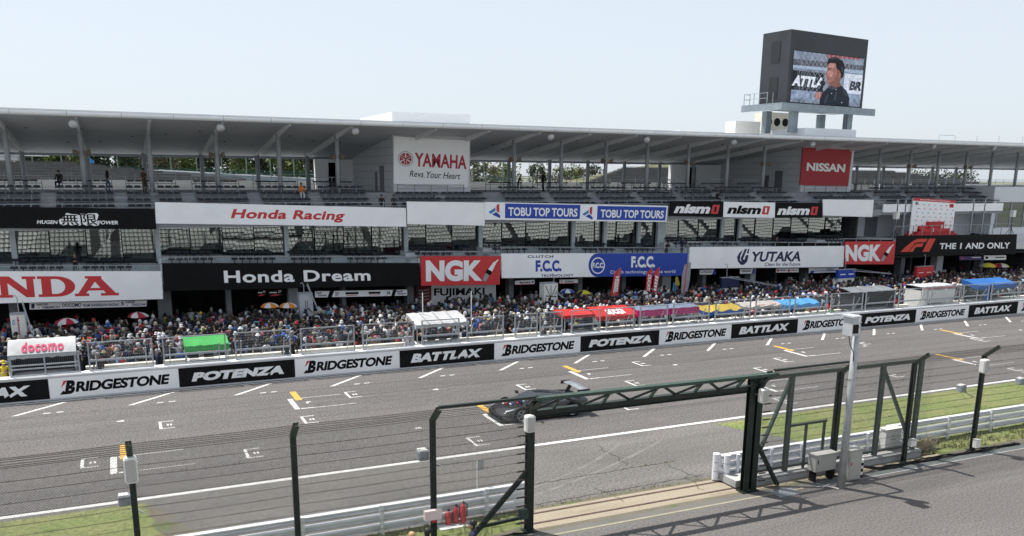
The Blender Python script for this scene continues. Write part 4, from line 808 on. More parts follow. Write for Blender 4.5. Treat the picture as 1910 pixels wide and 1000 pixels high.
def pitbox(label, x0, x1, yt, yb, Y, m, top=None, pole=None, boom=None, words=None, low=None):
    a = atY(x0, yt, Y); c = atY(x1, yb, Y); t = thing('fuel_rig', label, 'pit equipment', ((a.x+c.x)/2, Y+.4, 0), 'pit equipment boxes in front of the garages')
    D = .8 if x0 < 1200 else .3; MB().box(a.x, c.x, Y, Y+D, max(.9, c.z) if low else .3, a.z).build('body', m, t); b = MB()
    for x in (a.x+.03, c.x-.07):
        for y in (Y+.03, Y+D-.07): b.box(x, x+.05, y, y+.05, 0, .3 if not low else max(.9, c.z))
    b.box(a.x-.02, c.x+.02, Y-.02, Y+D+.02, a.z, a.z+.04); b.build('stand_frame', STEEL, t)
    if low: MB().box(a.x+.05, c.x-.05, Y+.05, Y+D-.02, .2, max(.9, c.z)-.01).build('lower_cabinet', low, t)
    if pole: p = atY(*pole, Y+.4); MB().tube([(p.x, Y+.4, a.z), (p.x, Y+.4, p.z-.15), (p.x-.1, Y+.4, p.z), (p.x-.22, Y+.4, p.z-.08)], .03, 6).build('mast', STEEL, t)
    if boom: p, e = atY(*boom[0], Y), atY(*boom[1], Y-.6); b = MB(); b.beam(p, e, .07); b.beam(p+Vector((0, 0, .15)), e+Vector((0, 0, .05)), .03); b.build('boom', STEEL, t)
    q = [Vector((a.x, Y, a.z)), Vector((c.x, Y, a.z)), Vector((c.x, Y, .3)), Vector((a.x, Y, .3))]
    for s, r, mm in (words or ()): decal('lettering', s, q, r, mm, t, .01)
pitbox('white pit box with red vertical lettering under the giant white sign', 18, 52, 588, 640, 57.6, PLASTW, pole=(31, 551), boom=((42, 565), (60, 622)), words=[(vtext('docomo'), (.45, .2, .62, .95), mat('letter_rose', (.45, .03, .1))), (poly(circ(.5, .5, .5), circ(.5, .5, .3)), (.12, .75, .3, .88), CYAN)])
pitbox('grey covered pit box with a sketched emblem below the wide white lettering', 558, 585, 549, 590, 59, mat('cover_grey', (.42, .44, .47), .8), pole=(566, 527), boom=((573, 531), (596, 585)), words=[(poly(stroke([(0, .1), (.3, .5), (.25, .9)], .06), stroke([(.1, .3), (.7, .4), (1, .1)], .06), stroke([(.5, .9), (.45, .4), (.8, .2)], .06)), (.25, .45, .9, .85), BLACK)])
pitbox('white pit box with black diagonal lines under the clutch sign', 1015, 1040, 530, 556, 58.6, PLASTW, pole=(1033, 510), boom=((1036, 545), (1052, 556)), words=[(poly(stroke([(0, 1), (.5, .4), (1, 1)], .05), stroke([(0, 0), (0.05, .5), (1, .45)], .05), stroke([(.5, 0), (.5, 1)], .05)), (.1, .3, .9, .95), BLACK)])
pitbox('dark navy pit box with a white lower cabinet and slanting boom', 1347, 1378, 519, 536, 58.8, NAVY, pole=(1357, 492), boom=((1360, 518), (1450, 534)), low=PLASTW)
pitbox('blue pit box with a white lower cabinet beside the smaller red sign', 1564, 1595, 504, 518, 59, BLUE, pole=(1578, 480), boom=((1590, 505), (1662, 511)), low=PLASTW, words=[(FULL, (.12, .8, .42, .84), LETW), (FULL, (.6, .8, .9, .84), LETW)])
pitbox('bright red pit box under the black podium sign', 1711, 1740, 498, 517, 59.4, RED, pole=(1727, 475), words=[(FULL, (.12, .72, .4, .75), LETW), (FULL, (.6, .72, .85, .75), LETW)])
for lab, px, yt, Y in (('thin pale pole in front of the white slatted roof, left one', 788, 546, 48.6), ('thin pale pole in front of the white slatted roof, right one', 879, 543, 48.6)):
    p = atY(px, yt, Y); tag(MB().tube([(p.x, Y, 0), (p.x, Y, p.z)], .03, 6).build('signal_pole', PLASTW, loc=(p.x, Y, 0)), lab, 'pole', 'thin poles behind the pit wall')
p = atY(860, 578, 58); t = thing('hand_sign', 'white hand-held placard with black and red writing above the crowd', 'placard', (p.x, 58, p.z)); q = pq(58, (855, 572), (869, 575), (867, 586), (853, 583)); MB().prism([q[3], q[2], q[1], q[0]], (0, .03, 0), None).build('card', WHITE, t); decal('lettering', FULL, q, (.15, .6, .85, .75), RED, t); decal('lettering', FULL, q, (.15, .25, .85, .45), BLACK, t); MB().beam((q[2]+q[3])/2, (q[2]+q[3])/2-Vector((0, 0, 1)), .03).build('handle', CREAM, t)
# ------------------------------------------------------------------ podium
pd = thing('podium_backdrop', 'white press backdrop with red top band and rows of small emblems', 'backdrop', (76, 61.75, 5)); q = pq(61.75, (1704, 369), (1783, 374), (1776, 442), (1696, 441))
MB().prism([q[3], q[2], q[1], q[0]], (0, .1, 0), None).build('board', WHITE, pd); decal('red_band', FULL, q, (0, .925, 1, 1), RED, pd); decal('lettering', text('Japanese SUPER FORMULA Championship Series', .02), q, (.15, .945, .87, .98), LETW, pd, .01)
rr = random.Random(3)
for i in range(7):
    for j in range(6):
        u = .09+i*.135+(.03 if j % 2 else 0); v = .82-j*.105
        if u > .95 or v < .28: continue
        k = rr.choice('rbknrk'); s = {'r': poly(circ(.5, .5, .5), circ(.5, .5, .25)), 'n': poly(circ(.5, .5, .5), circ(.5, .5, .3))}.get(k, text(rr.choice(('SF', 'ENEOS', 'F', 'TV', 'NET')), .03, .15))
        m = {'r': RED, 'b': BLACK, 'k': NAVY, 'n': CYAN}[k]; w_ = .035 if k in 'rn' else rr.choice((.03, .05, .06)); decal('small_emblem', s, q, (u, v, u+w_, v+(.04 if k in 'rn' else .025)), m, pd)
decal('small_emblem', FULL, q, (.86, .8, .96, .9), RED, pd); decal('small_emblem', poly([(0, 0), (.35, 0), (.35, .4), (.8, .4), (.9, .6), (.35, .6), (.35, .75), (.9, .75), (1, 1), (0, 1)]), q, (.06, .82, .13, .9), NAVY, pd)
ps = thing('podium_steps', 'red stepped winners podium with white numerals', 'podium', (77, 61.3, 5.3)); z0 = 5.0
def pxx(x): return atY(x, 440, 61.4).x
for i, (a, c, zt) in enumerate(((1702, 1778, 5.55), (1706, 1774, 5.8), (1715, 1768, 6.05), (1730, 1758, 6.75), (1715, 1735, 6.35))):
    MB().box(pxx(a), pxx(c), 61.0+.12*i, 62.4-.02*i, z0, zt-.12*zl(0)).build('step', RED if i % 2 == 0 else mat('podium_red', (.45, .02, .025), .5), ps)
for s, px, z in (('1', 1748, 6.3), ('2', 1733, 5.98), ('3', 1764, 5.72)):
    x = pxx(px); qq = [Vector(v) for v in ((x-.15, 60.98, z+.2), (x+.15, 60.98, z+.2), (x+.15, 60.98, z-.15), (x-.15, 60.98, z-.15))]; decal('numeral', text(s, .03), qq, (.2, 0, .8, 1), LETW, ps)
for lab, px in (('pale loudspeaker on a black tripod left of the podium backdrop', 1669), ('pale loudspeaker on a black tripod near the dark window at right', 1885)):
    x = atY(px, 430, 61).x; t = thing('speaker_stand', lab, 'loudspeaker', (x, 61, 5.3), 'loudspeakers beside the podium'); MB().box(x-.22, x+.22, 60.8, 61.2, 7.15, 7.85).build('cabinet', PLASTW, t); MB().tube([(x, 61, 5.3), (x, 61, 7.15)], .03, 6).build('pole', BLACK, t)
    for a in (0, 2.1, 4.2): MB().beam((x, 61, 6.1), (x+.55*math.cos(a), 61+.4*math.sin(a), 5.3), .04).build('leg', BLACK, t)
b = MB()
for i in range(14): x = 68.9+i*1.3; b.box(x, x+.05, 60.5, 60.55, 5.2, 6.5)
b.box(68.9, 86.3, 60.5, 60.55, 6.45, 6.5); b.box(68.9, 86.3, 60.5, 60.55, 5.2, 5.25); tag(b.build('terrace_railing', RAIL, loc=(77, 60.5, 5.2)), 'thin grey railing along the podium terrace above the black sign', 'railing')
# ------------------------------------------------------------------ big screen on the roof
bs = thing('video_screen', 'huge black video screen box on steel legs above the roof', 'video screen', (65, 69, 15.8))
A = Vector((59.9, 67, 0)); Bc = Vector((71.32, 68.4, 0)); dx = (Bc-A).normalized(); dy = Vector((-dx.y, dx.x, 0)); W = (Bc-A).length; Z0, Z1 = 18.06, 24.82
def S(u, d, z): return A+dx*u+dy*d+Vector((0, 0, z))
def sbox(b, u0, u1, d0, d1, z0, z1): return b.hexa([S(u0, d0, z0), S(u1, d0, z0), S(u1, d1, z0), S(u0, d1, z0), S(u0, d0, z1), S(u1, d0, z1), S(u1, d1, z1), S(u0, d1, z1)])
CASE = mat('screen_case', (.035, .038, .045), .5, .15, .6)
sbox(MB(), 0, W, 0, 3.5, Z0, Z1).build('case', CASE, bs)
for z in (18.7, 22.0): sbox(MB(), -.04, -.01, 1.2, 2.3, z, z+1.9).build('side_grille', mat('grille', (.02, .022, .026), .7, .3, 20, stretch=(1, 1, 8)), bs)
sq = [S(.55, -.02, 22.95), S(W-.42, -.02, 22.95), S(W-.42, -.02, 18.22), S(.55, -.02, 18.22)]
def em(n, c, s=1.0, **k): return mat('screen_'+n, c, .6, k.get('v', .3), k.get('sc', 5), emit=.36*s, spec=.1)
sbox(MB(), .5, W-.37, -.018, -.002, 18.17, 23.0).build('bezel', BLACK, bs); sc_ = MB(); sc_.quad(sq[3], sq[2], sq[1], sq[0]); scr = sc_.build('picture', em('backdrop', (.14, .17, .22), v=.4, sc=.9), bs)
def sp(name, L, m, off): decal(name, poly(L, box=(0, 0, 1, 1)) if not isinstance(L, tuple) else L, sq, (0, 0, 1, 1), m, scr, off)
sp('band', [(0, .72), (1, .76), (1, .86), (0, .84)], em('dark_grey', (.06, .065, .08)), .01); sp('band', [(0, .66), (1, .69), (1, .76), (0, .72)], em('pale_blue', (.22, .27, .35)), .012)
sp('band', [(.45, .93), (.95, .97), (.95, 1), (.45, 1)], em('dull_red', (.2, .06, .07)), .012); sp('dark_board', [(0, .24), (.44, .24), (.44, .62), (0, .62)], em('black', (.012, .014, .02)), .014); sp('white_board', [(.73, .26), (1, .26), (1, .66), (.73, .66)], em('white', (.42, .45, .52)), .014)
sp('band', [(0, .08), (1, .08), (1, .24), (0, .24)], em('steel_blue', (.16, .2, .28), v=.5, sc=2), .014)
decal('screen_lettering', text('ATTLA', .06, .25), sq, (.0, .32, .43, .53), em('bright', (.5, .52, .58)), scr, .02); decal('screen_lettering', text('BR', .06, .2), sq, (.81, .33, .995, .52), em('black', (.012, .014, .02)), scr, .02)
decal('screen_lettering', poly([(0, .3), (.4, 1), (.6, 1)]), sq, (.8, .4, .86, .54), em('dull_red', (.2, .06, .07)), scr, .022)
lk = []
for i in range(-8, 16):
    lk += [stroke([(i/15, 0), (i/15+.55, 1)], .004), stroke([(i/15+.55, 0), (i/15, 1)], .004)]
cl = []
for L in lk: cl.append([(min(1, max(0, x)), y) for x, y in L])
for L in cl[:]: sp('fence_line', L, em('line', (.28, .31, .36)), .024) if (max(p[0] for p in L)-min(p[0] for p in L)) > .1 else None
sp('shirt', [(.4, 0), (.41, .2), (.5, .34), (.56, .4), (.7, .4), (.78, .3), (.83, .16), (.83, 0)], em('shirt', (.014, .018, .026)), .04)
sp('neck', [(.5, .36), (.53, .42), (.66, .5), (.69, .4), (.6, .34)], em('skin_dark', (.14, .065, .055)), .042)
sp('face', [(.46, .56), (.45, .6), (.47, .66), (.46, .74), (.49, .84), (.6, .86), (.68, .74), (.68, .56), (.64, .48), (.56, .42), (.5, .42), (.47, .46), (.48, .5), (.465, .53)], em('skin', (.24, .115, .1), v=.2, sc=2), .046)
sp('hair', [(.46, .8), (.47, .9), (.52, .95), (.6, .96), (.68, .9), (.72, .78), (.71, .6), (.68, .54), (.665, .6), (.66, .68), (.63, .72), (.6, .74), (.58, .84), (.52, .84)], em('hair', (.012, .012, .016)), .05)
sp('cheek_shade', [(.6, .42), (.66, .46), (.69, .56), (.68, .74), (.62, .84), (.6, .74), (.61, .62), (.58, .52), (.55, .46)], em('skin_shade', (.15, .07, .06)), .048)
sp('cheek_light', [(.48, .58), (.54, .56), (.56, .64), (.52, .68), (.48, .66)], em('skin_light', (.33, .17, .15)), .0485); sp('forehead_light', [(.485, .74), (.56, .74), (.57, .82), (.5, .83)], em('skin_light', (.33, .17, .15)), .0485)
sp('eyebrow', [(.475, .735), (.53, .745), (.535, .73), (.475, .72)], em('hair', (.012, .012, .016)), .0545); sp('nose_shade', [(.465, .6), (.5, .6), (.49, .585), (.465, .582)], em('skin_shade', (.15, .07, .06)), .0545); sp('jaw_shade', [(.5, .42), (.56, .42), (.64, .48), (.66, .52), (.57, .46), (.5, .45)], em('skin_dark', (.14, .065, .055)), .0546)
for L in ([(.5, .9), (.58, .93), (.66, .88), (.64, .9), (.58, .945), (.52, .93)], [(.66, .8), (.69, .74), (.7, .66), (.685, .7), (.67, .76)]): sp('hair_sheen', L, em('hair_sheen', (.05, .05, .06)), .0505)
for L in ([(.5, .33), (.56, .39), (.62, .34), (.57, .31)], [(.6, .1), (.62, .26), (.64, .26), (.63, .1)], [(.46, .02), (.5, .2), (.52, .2), (.49, .02)], [(.72, .3), (.78, .2), (.8, .22), (.74, .32)]): sp('shirt_fold', L, em('shirt_light', (.035, .042, .058)), .044)
sp('ear', [(.635, .62), (.66, .66), (.675, .6), (.65, .56)], em('skin', (.24, .115, .1)), .054); sp('eye', [(.475, .7), (.52, .71), (.52, .695), (.48, .685)], em('hair', (.012, .012, .016)), .054); sp('mouth', [(.475, .515), (.51, .51), (.51, .498), (.48, .5)], em('lip', (.1, .03, .03)), .054)
sp('microphone', circ(.42, .42, .038, .055, 16), em('mic', (.02, .02, .025)), .056); sp('microphone', [(.4, .38), (.44, .38), (.4, .12), (.35, .12)], em('mic', (.02, .02, .025)), .055)
sp('hand', [(.32, .16), (.34, .23), (.4, .25), (.42, .2), (.4, .1), (.35, .08)], em('skin', (.24, .115, .1)), .058)
for i in range(4): sp('finger', [(.33, .2-.03*i), (.335, .225-.03*i), (.4, .235-.03*i), (.4, .212-.03*i)], em('finger', (.3, .15, .13)), .06+.001*i)
for x, y in ((.56, .23), (.62, .32), (.72, .06)): sp('button', circ(x, y, .006, .01, 8), em('bright', (.5, .52, .58)), .05)
DK = mat('platform_steel', (.2, .24, .27), .5, .15, 2)
b = MB(); sbox(b, -1.2, W+1.4, -.6, 4.6, 17.75, 18.05); sbox(b, -1.2, W+1.4, -.62, -.5, 17.35, 17.9); sbox(b, -1.25, -1.1, -.6, 4.6, 17.4, 17.9); b.build('platform', DK, bs)
for u in (1.4, W-1.8):
    for d in (.2, 3.6): b = MB(); sbox(b, u, u+.75, d, d+.6, 15.4, 17.6); b.build('leg', DK, bs)
b = MB()
for u in (-1.0, -.2):
    for d in (1.5, 3.2, 4.5): p = S(u, d, 18.05); b.beam(p, p+Vector((0, 0, 1.1)), .05)
for z in (18.6, 19.1): b.beam(S(-1.0, 1.5, z), S(-1.0, 4.5, z), .04); b.beam(S(-1.0, 4.5, z), S(-.2, 4.5, z), .04)
b.build('platform_railing', STEEL, bs)
for k, (x, y, wd, h, lab) in enumerate(((58.0, 72, 3.2, 1.6, 'pale boxy cabin on the roof left of the screen legs'), (62.6, 73, 1.1, 1.5, 'beige roof air conditioner under the screen, left of three'), (63.8, 73.1, 1.1, 1.5, 'beige roof air conditioner under the screen, middle of three'), (65.0, 73.2, 1.1, 1.5, 'beige roof air conditioner under the screen, right of three'))):
    zb = 14.6 if k == 0 else 15.8; t = thing('roof_unit', lab, 'rooftop unit', (x, y, zb), 'units on the roof under the screen'); MB().box(x, x+wd, y, y+1.6, zb-1, zb+h+.4).build('casing', CREAM if k else PLASTW, t)
    if k: MB().tube([(x+wd/2, y-.02, zb+h*.62), (x+wd/2, y+.02, zb+h*.62)], .42, 16).build('fan_grille', RUBBER, t)
for lab, px0, px1, z in (('flat grey vent on the roof right of the white tower box', 1258, 1299, 15.1), ('low pale duct on the roof left of the screen', 1352, 1400, 15.0)):
    a = atY(px0, 243, 68); c = atY(px1, 243, 68); t = thing('roof_vent', lab, 'roof vent', ((a.x+c.x)/2, 69, 14.7)); MB().box(a.x, c.x, 68, 71, 14.3, z).build('casing', CONCL, t); MB().box(a.x+.5, c.x+.2, 67.9, 71.1, z, z+.14).build('cap', ROOFT, t)
b = MB()
for px in (1751, 1781, 1822, 1863, 1907): p = atY(px, 262, 72); b.tube([(p.x, 72, 14.2), (p.x, 72, p.z+.5)], .03, 6)
p = atY(1751, 252, 72); p2 = atY(1781, 253, 72); b.beam(p, p2, .05); tag(b.build('roof_railing', RAIL, loc=(88, 72, 14.2)), 'thin safety posts and rail on the roof at the far right', 'railing')
FLO = (('left edge', 136, 228), ('second from left', 411, 235), ('third from left', 662, 242), ('right of the left tower', 1026, 253), ('above the blue and white sign end', 1205, 258), ('left of the dark red square sign', 1367, 263), ('over the dark red square sign', 1514, 267), ('right of the dark red square sign', 1740, 271), ('near the right end block', 1853, 274))
for lab, px, py in FLO:
    p = atY(px, py, 61.5); t = thing('floodlight', 'round floodlight hung under the roof edge, '+lab, 'floodlight', p, 'floodlights along the roof edge'); MB().tube([p+Vector((0, .25, .1)), p+Vector((0, .05, 0)), p+Vector((0, -.15, -.12)), p+Vector((0, -.2, -.15))], [.1, .22, .26, .26], 14).build('lamp_housing', CONCL, t, smooth=True); MB().tube([p+Vector((0, .1, .1)), Vector((p.x, p.y+.1, 14.3))], .05, 6).build('bracket', RAIL, t)
BRN = mat('horn_brown', (.2, .16, .12), .7)
for i, x in enumerate(FC):
    if i in (2, 4, 6, 7, 9, 11, 13, 15, 17): t = thing('horn_speaker', 'brown twin horn speaker on a roof column, '+{2: 'second column from the left', 4: 'fourth column from the left', 6: 'column just left of the left tower', 7: 'column just right of the left tower', 9: 'third column right of the left tower', 11: 'above the blue sign end', 13: 'column just left of the right tower', 15: 'second column right of the right tower', 17: 'fourth column right of the right tower'}[i], 'speaker', (x, 66.3, 12.3), 'horn speakers on the roof columns'); [MB().tube([(x+sg*.16, 66.3, 12.3), (x+sg*.5, 66.2, 12.3)], [.08, .24], 10).build('horn', BRN, t) for sg in (-1, 1)]
# ------------------------------------------------------------------ near side: guardrails, debris fence, gate
def wbeam(b, x0, x1, y, zc, h=.265, t=.085, n=1):
    pr = [(-.5, 0), (-.36, 1), (-.22, 1), (-.03, 0), (.03, 0), (.22, 1), (.36, 1), (.5, 0)]
    b.grid([[(x, y-t*d, zc+h*q) for q, d in pr] for x in (x0, x1)]); b.grid([[(x, y-t*d+.012, zc+h*q) for q, d in pr] for x in (x1, x0)])
def guardrail(label, x0, x1, y, posts, levels=(.84, .52, .2), end=None):
    t = thing('guardrail', label, 'guardrail', ((x0+x1)/2, y, 0)); y += .0
    for z in levels:
        b = MB(); wbeam(b, x0, x1, y, z); b.build('rail_beam', GUARD, t)
        if end: b = MB(); wbeam(b, *end, y+.001, z, .3, .05); b.build('rail_end', GUARD, t)
    for x in posts:
        b = MB(); b.tube([(x, y-.17, 0), (x, y-.17, .98)], .075, 12); b.mi = 1; b.tube([(x, y-.17, .98), (x, y-.17, 1.02)], .082, 12); o = b.build('post', [GUARD, PLASTW], t)
        b = MB()
        for z in levels:
            for dz in (-.06, .06):
                for dx_ in (-.16, .16): b.tube([(x+dx_, y-.065, z+dz), (x+dx_, y-.09, z+dz)], .018, 6)
        struct(b.build('bolts', RAIL, o), 'stuff')
    return t
guardrail('grey triple guardrail behind the fence posts at the lower left', -14, 11.35, 24.42, [-8.2, -5.2, -2.2, .7, 4.25, 6.72, 10.3], end=(11.35, 11.75))
guardrail('grey triple guardrail running off to the right along the grass', 28.6, 75, 24.45, [29.9, 32.25, 35.0, 37.6, 40.4, 43, 45.8, 48.6, 51.4, 54, 57])
FY = 22.7
def post(t, x, arm=True, nm='post'):
    b = MB(); b.hbeam((x, FY, 0), (x, FY, 4.07), .15, .15, .014); b.box(x-.16, x+.16, FY-.16, FY+.16, 0, .03); o = b.build(nm, GREENB, t)
    if arm: b = MB(); b.hbeam((x, FY+.03, 4.03), (x, 22.1, 4.56), .15, .13, .014, up=(0, .6, .7)); b.build('arm', GREENL, o)
    return o
WZ = [.1+.285*i for i in range(14)]
def spanwires(t, xa, xb, posts, arm=True, sag=.02):
    L = [((FY-.09), z) for z in WZ]
    if arm: L += [(FY-.09-.62*k/6, 4.08+.5*k/6) for k in range(1, 7)]
    xs = sorted([xa, xb]+[p for p in posts if xa < p < xb])
    for y, z in L:
        pts = []
        for a, c in zip(xs, xs[1:]):
            s = sag*R.uniform(.3, 1.6)
            pts += [(a+(c-a)*k/6, y, z-s*4*(k/6)*(1-k/6)) for k in range(6)]
        pts.append((xs[-1], y, z)); MB().tube(pts, .0075, 4, False).build('tension_wire', WIRE, t)
    b = MB()
    for y, z in L[:14]:
        for i in range(int((xb-xa)*1.1)):
            x = R.uniform(xa, xb); b.beam((x, y-.012, z-.03), (x+R.uniform(-.04, .04), y-.012, z+.03), .012)
    struct(b.build('wire_clip', WIRE, t), 'stuff')
def chain(t, xa, xb, z0, z1, y=FY+.02, sp=.075, r=.0042, tilt=None):
    b = MB(); H = z1-z0; x = xa-H
    def P(x_, z_): return (x_, y-(tilt or 0)*(z_-z0), z_)
    while x < xb:
        for d in (1, -1):
            p = [x, z0] if d == 1 else [x+H, z0]; e = [x+H, z1] if d == 1 else [x, z1]
            def clip(p, e):
                (x1, q1), (x2, q2) = p, e
                if max(x1, x2) <= xa or min(x1, x2) >= xb: return None
                o = []
                for X in (xa, xb):
                    if (x1-X)*(x2-X) < 0: o.append(X)
                def at(X): return q1+(q2-q1)*(X-x1)/(x2-x1)
                lo, hi = max(min(x1, x2), xa), min(max(x1, x2), xb); return (lo, at(lo)), (hi, at(hi))
            c = clip(p, e)
            if c:
                A_, B_ = Vector(P(*c[0])), Vector(P(*c[1])); v = (B_-A_).normalized(); n = Vector((0, 1, 0)); m = v.cross(n)*r
                o = Vector((0, .002*d, 0)); b.face([A_+m+o, B_+m+o, B_-m+o, A_-m+o])
        x += sp
    b.build('chain_link', MESHM, t)
df = thing('debris_fence', 'dark green posts with cranked tops, chain link and wires at the lower left', 'fence', (2, FY, 0))
PL = [-4.4, -.25, 3.85, 7.9]
for x in PL: post(df, x)
spanwires(df, -9, 11.05, PL); chain(df, -9, 11.0, .05, 4.07); chain(df, -9, 7.9, 4.08, 4.56, FY-.02, .09, .004, 1.22)
b = MB(); b.beam((7.9, 22.1, 4.6), (11.1, 22.2, 4.55), .12, .09); b.build('top_bar', GREENB, df)
b = MB(); b.hbeam((9.05, FY, .05), (11.0, FY, 2.0), .14, .12, .014); b.build('diagonal_brace', GREENB, df)
b = MB(); b.beam((9.3, FY, .42), (10.9, FY, .5), .09); b.build('low_rail', GREENB, df)
gt = thing('gate_portal', 'dark green lattice beam spanning the open track gate between two heavy posts', 'gate', (15.4, FY, 0))
for x in (11.1, 19.75, 20.1):
    b = MB(); b.hbeam((x, FY, 0), (x, FY, 4.2), .24, .2, .018); b.box(x-.2, x+.2, FY-.2, FY+.2, 0, .04); b.build('portal_post', GREENB, gt)
b = MB(); b.beam((11.0, 22.15, 4.52), (20.3, 22.1, 4.47), .26, .1); b.build('top_chord', GREENL, gt)
b = MB(); b.hbeam((11.0, FY, 3.88), (20.2, FY, 3.86), .2, .24, .018, up=(0, 0, 1)); b.build('bottom_chord', GREENB, gt)
n = 10
for i in range(n):
    xa, xb = 11.1+9*i/n, 11.1+9*(i+1)/n; p, e = ((xa, FY, 3.98), (xb, 22.15, 4.47)) if i % 2 == 0 else ((xa, 22.15, 4.47), (xb, FY, 3.98))
    MB().beam(p, e, .07, .07).build('lattice_bar', GREENB, gt)
    if i % 2 == 0: MB().beam((xb-.18, 22.15, 4.47), (xb-.1, FY, 3.98), .07, .09).build('lattice_plate', GREENL, gt)
for x in (11.1, 20.05): b = MB(); b.hbeam((x, FY, 4.0), (x, 22.1, 4.5), .24, .2, .02, up=(0, .6, .7)); b.prism([(x-.1, FY, 3.5), (x-.1, FY, 4.1), (x-.1, 22.25, 4.42)], (.2, 0, 0), None); b.build('knee_bracket', GREENB, gt)
b = MB()
for i in range(12):
    z = .35+.29*i; b.beam((10.62, FY-.1, z), (10.95, FY-.1, z), .03, .045)
    b.beam((20.3, FY-.1, z), (20.6, FY-.1, z), .03, .045)
build_each(b, 'wire_tensioner', WIRE, gt); b = MB(); b.hbeam((20.2, FY, 1.75), (21.25, FY-.05, .05), .13, .12, .014); b.build('diagonal_brace', GREENB, gt)
d2 = thing('debris_fence', 'dark green posts with cranked tops, chain link and wires right of the gate', 'fence', (30, FY, 0)); PR = [23.95, 27.75, 31.75, 35.75, 39.75]
for x in PR: post(d2, x)
spanwires(d2, 20.2, 46, PR); chain(d2, 20.2, 28.9, .35, 4.07); chain(d2, 28.9, 46, .05, 4.07, sp=.1, r=.0035); chain(d2, 20.2, 46, 4.08, 4.56, FY-.02, .08, .004, 1.22)
b = MB(); b.beam((20.2, 22.12, 4.6), (23.95, 22.1, 4.62), .1, .07); b.build('top_bar', GREENB, d2)
sg = thing('sliding_gate', 'dark green sliding gate frame on a white wheeled concrete base with guardrail', 'gate', (24.5, 23.3, 0)); GY = 23.15
MB().box(19.6, 29.0, 23.0, 24.0, .06, .32).build('concrete_base', CONC, sg)
b = MB(); b.box(20.3, 29.0, 22.93, 22.99, .02, .3); b.build('side_skirt', CONCD, sg)
b = MB(); b.beam((20.3, GY, 4.05), (28.75, GY, 4.05), .14, .12); b.build('top_rail', GREENL, sg); MB().beam((20.3, GY, .5), (28.7, GY, .5), .1, .09).build('bottom_rail', GREENB, sg)
for x in (20.55, 22.0, 24.35, 26.6, 28.7): b = MB(); b.hbeam((x, GY, .32), (x, GY, 4.0), .17, .15, .014); b.build('upright', GREENL, sg)
for p, e in (((20.7, GY, 1.2), (21.95, GY, 3.9)), ((26.65, GY, 3.85), (28.6, GY, .5))): MB().beam(p, e, .12, .1).build('brace', GREENL, sg)
for x in (22.85, 23.75): MB().beam((x, GY-.05, .35), (x, GY-.05, 2.05), .08).build('wicket_post', GREENB, sg)
MB().beam((22.05, GY-.05, 2.1), (23.85, GY-.05, 2.1), .08).build('wicket_lintel', GREENB, sg)
for z in (.92, .6): b = MB(); wbeam(b, 19.6, 29.0, 23.95, z, .27); b.build('rail_beam', GUARD, sg)
b = MB(); wbeam(b, 19.6, 29.0, 23.95, .28, .27); b.build('rail_beam', GUARD, sg)
for x in (20.3, 21.9, 23.4, 25.1, 26.9, 28.6): MB().tube([(x, 23.78, .3), (x, 23.78, 1.02)], .07, 10).build('rail_post', GUARD, sg)
for dx_, dy_ in ((0, 0), (.28, -.28)):
    for z in (.05, .4, .75): MB().tube([(19.5+dx_, 24.05+dy_, z), (19.5+dx_, 24.05+dy_, z+.32)], .125, 14).build('rolled_rail_end', GUARD, sg)
for x in (19.9, 22.5, 26, 28.4):
    for y in (23.12, 23.88): MB().tube([(x, y-.03, .07), (x, y+.03, .07)], .07, 12).build('wheel', RUBBER, sg)
# slab with rails, drain and road edge line
sheet('gate_slab', rect(11.25, 30, 22.72, 24.15), .004, SLABM)
b = MB()
for y in (23.12, 23.88): b.box(11.3, 30, y-.05, y+.05, .004, .018)
struct(b.build('gate_track', RUST)); b = MB(); b.face([(x, y, .008) for x, y in rect(8, 22, 22.05, 22.15)]); struct(b.build('edge_line', mat('line_cream', (.25, .23, .17), .9, .15, 4)))
b = MB(); b.face([(x, y, .006) for x, y in rect(22.5, 90, 22.0, 22.4)]); struct(b.build('drain_channel', mat('drain_grey', (.1, .112, .11), .7, .15, 5))); b = MB(); b.face([(x, y, .009) for x, y in rect(22.5, 90, 21.97, 22.02)]); struct(b.build('drain_edge', CONC))
dg = MB(); 
for i in range(16): dg.box(20.6+i*.06, 20.63+i*.06, 21.75, 22.25, .0, .02)
dg.box(20.55, 21.6, 21.72, 21.76, 0, .022); dg.box(20.55, 21.6, 22.24, 22.28, 0, .022); tag(dg.build('drain_grate', STEEL, loc=(21.1, 22, 0)), 'square steel drain grate in the road at the foot of the right gate post', 'drain grate')
# pole with camera box
pl = thing('camera_pole', 'thick galvanised pole with a grey camera box in front of the fence', 'pole', (23.3, 21.59, 0))
b = MB(); b.tube([(23.3, 21.59, 0), (23.3, 21.59, 3.0), (23.3, 21.59, 6.38)], [.145, .13, .115], 16); b.build('shaft', mat('pole_zinc', (.36, .37, .38), .5, .15, 3, metal=.2), pl, smooth=True); b = MB()
for z in (2.2, 4.1, 6.0, 6.15): b.tube([(23.3, 21.59, z), (23.3, 21.59, z+.03)], .14, 16)
b.build('strap', STEEL, pl); b = MB(); b.box(22.78, 23.05, 21.3, 21.75, 5.75, 6.4); b.box(22.72, 23.1, 21.24, 21.8, 6.4, 6.46); b.box(23.05, 23.2, 21.5, 21.6, 6.0, 6.2); b.build('camera_box', mat('camera_grey', (.42, .44, .46), .5), pl); MB().box(22.8, 23.03, 21.26, 21.3, 5.85, 6.15).build('camera_window', RUBBER, pl); MB().tube([(22.95, 21.6, 5.75), (23.0, 21.55, 5.4), (23.16, 21.5, 5.1), (23.18, 21.48, 4.8)], .015, 6).build('cable', RUBBER, pl)
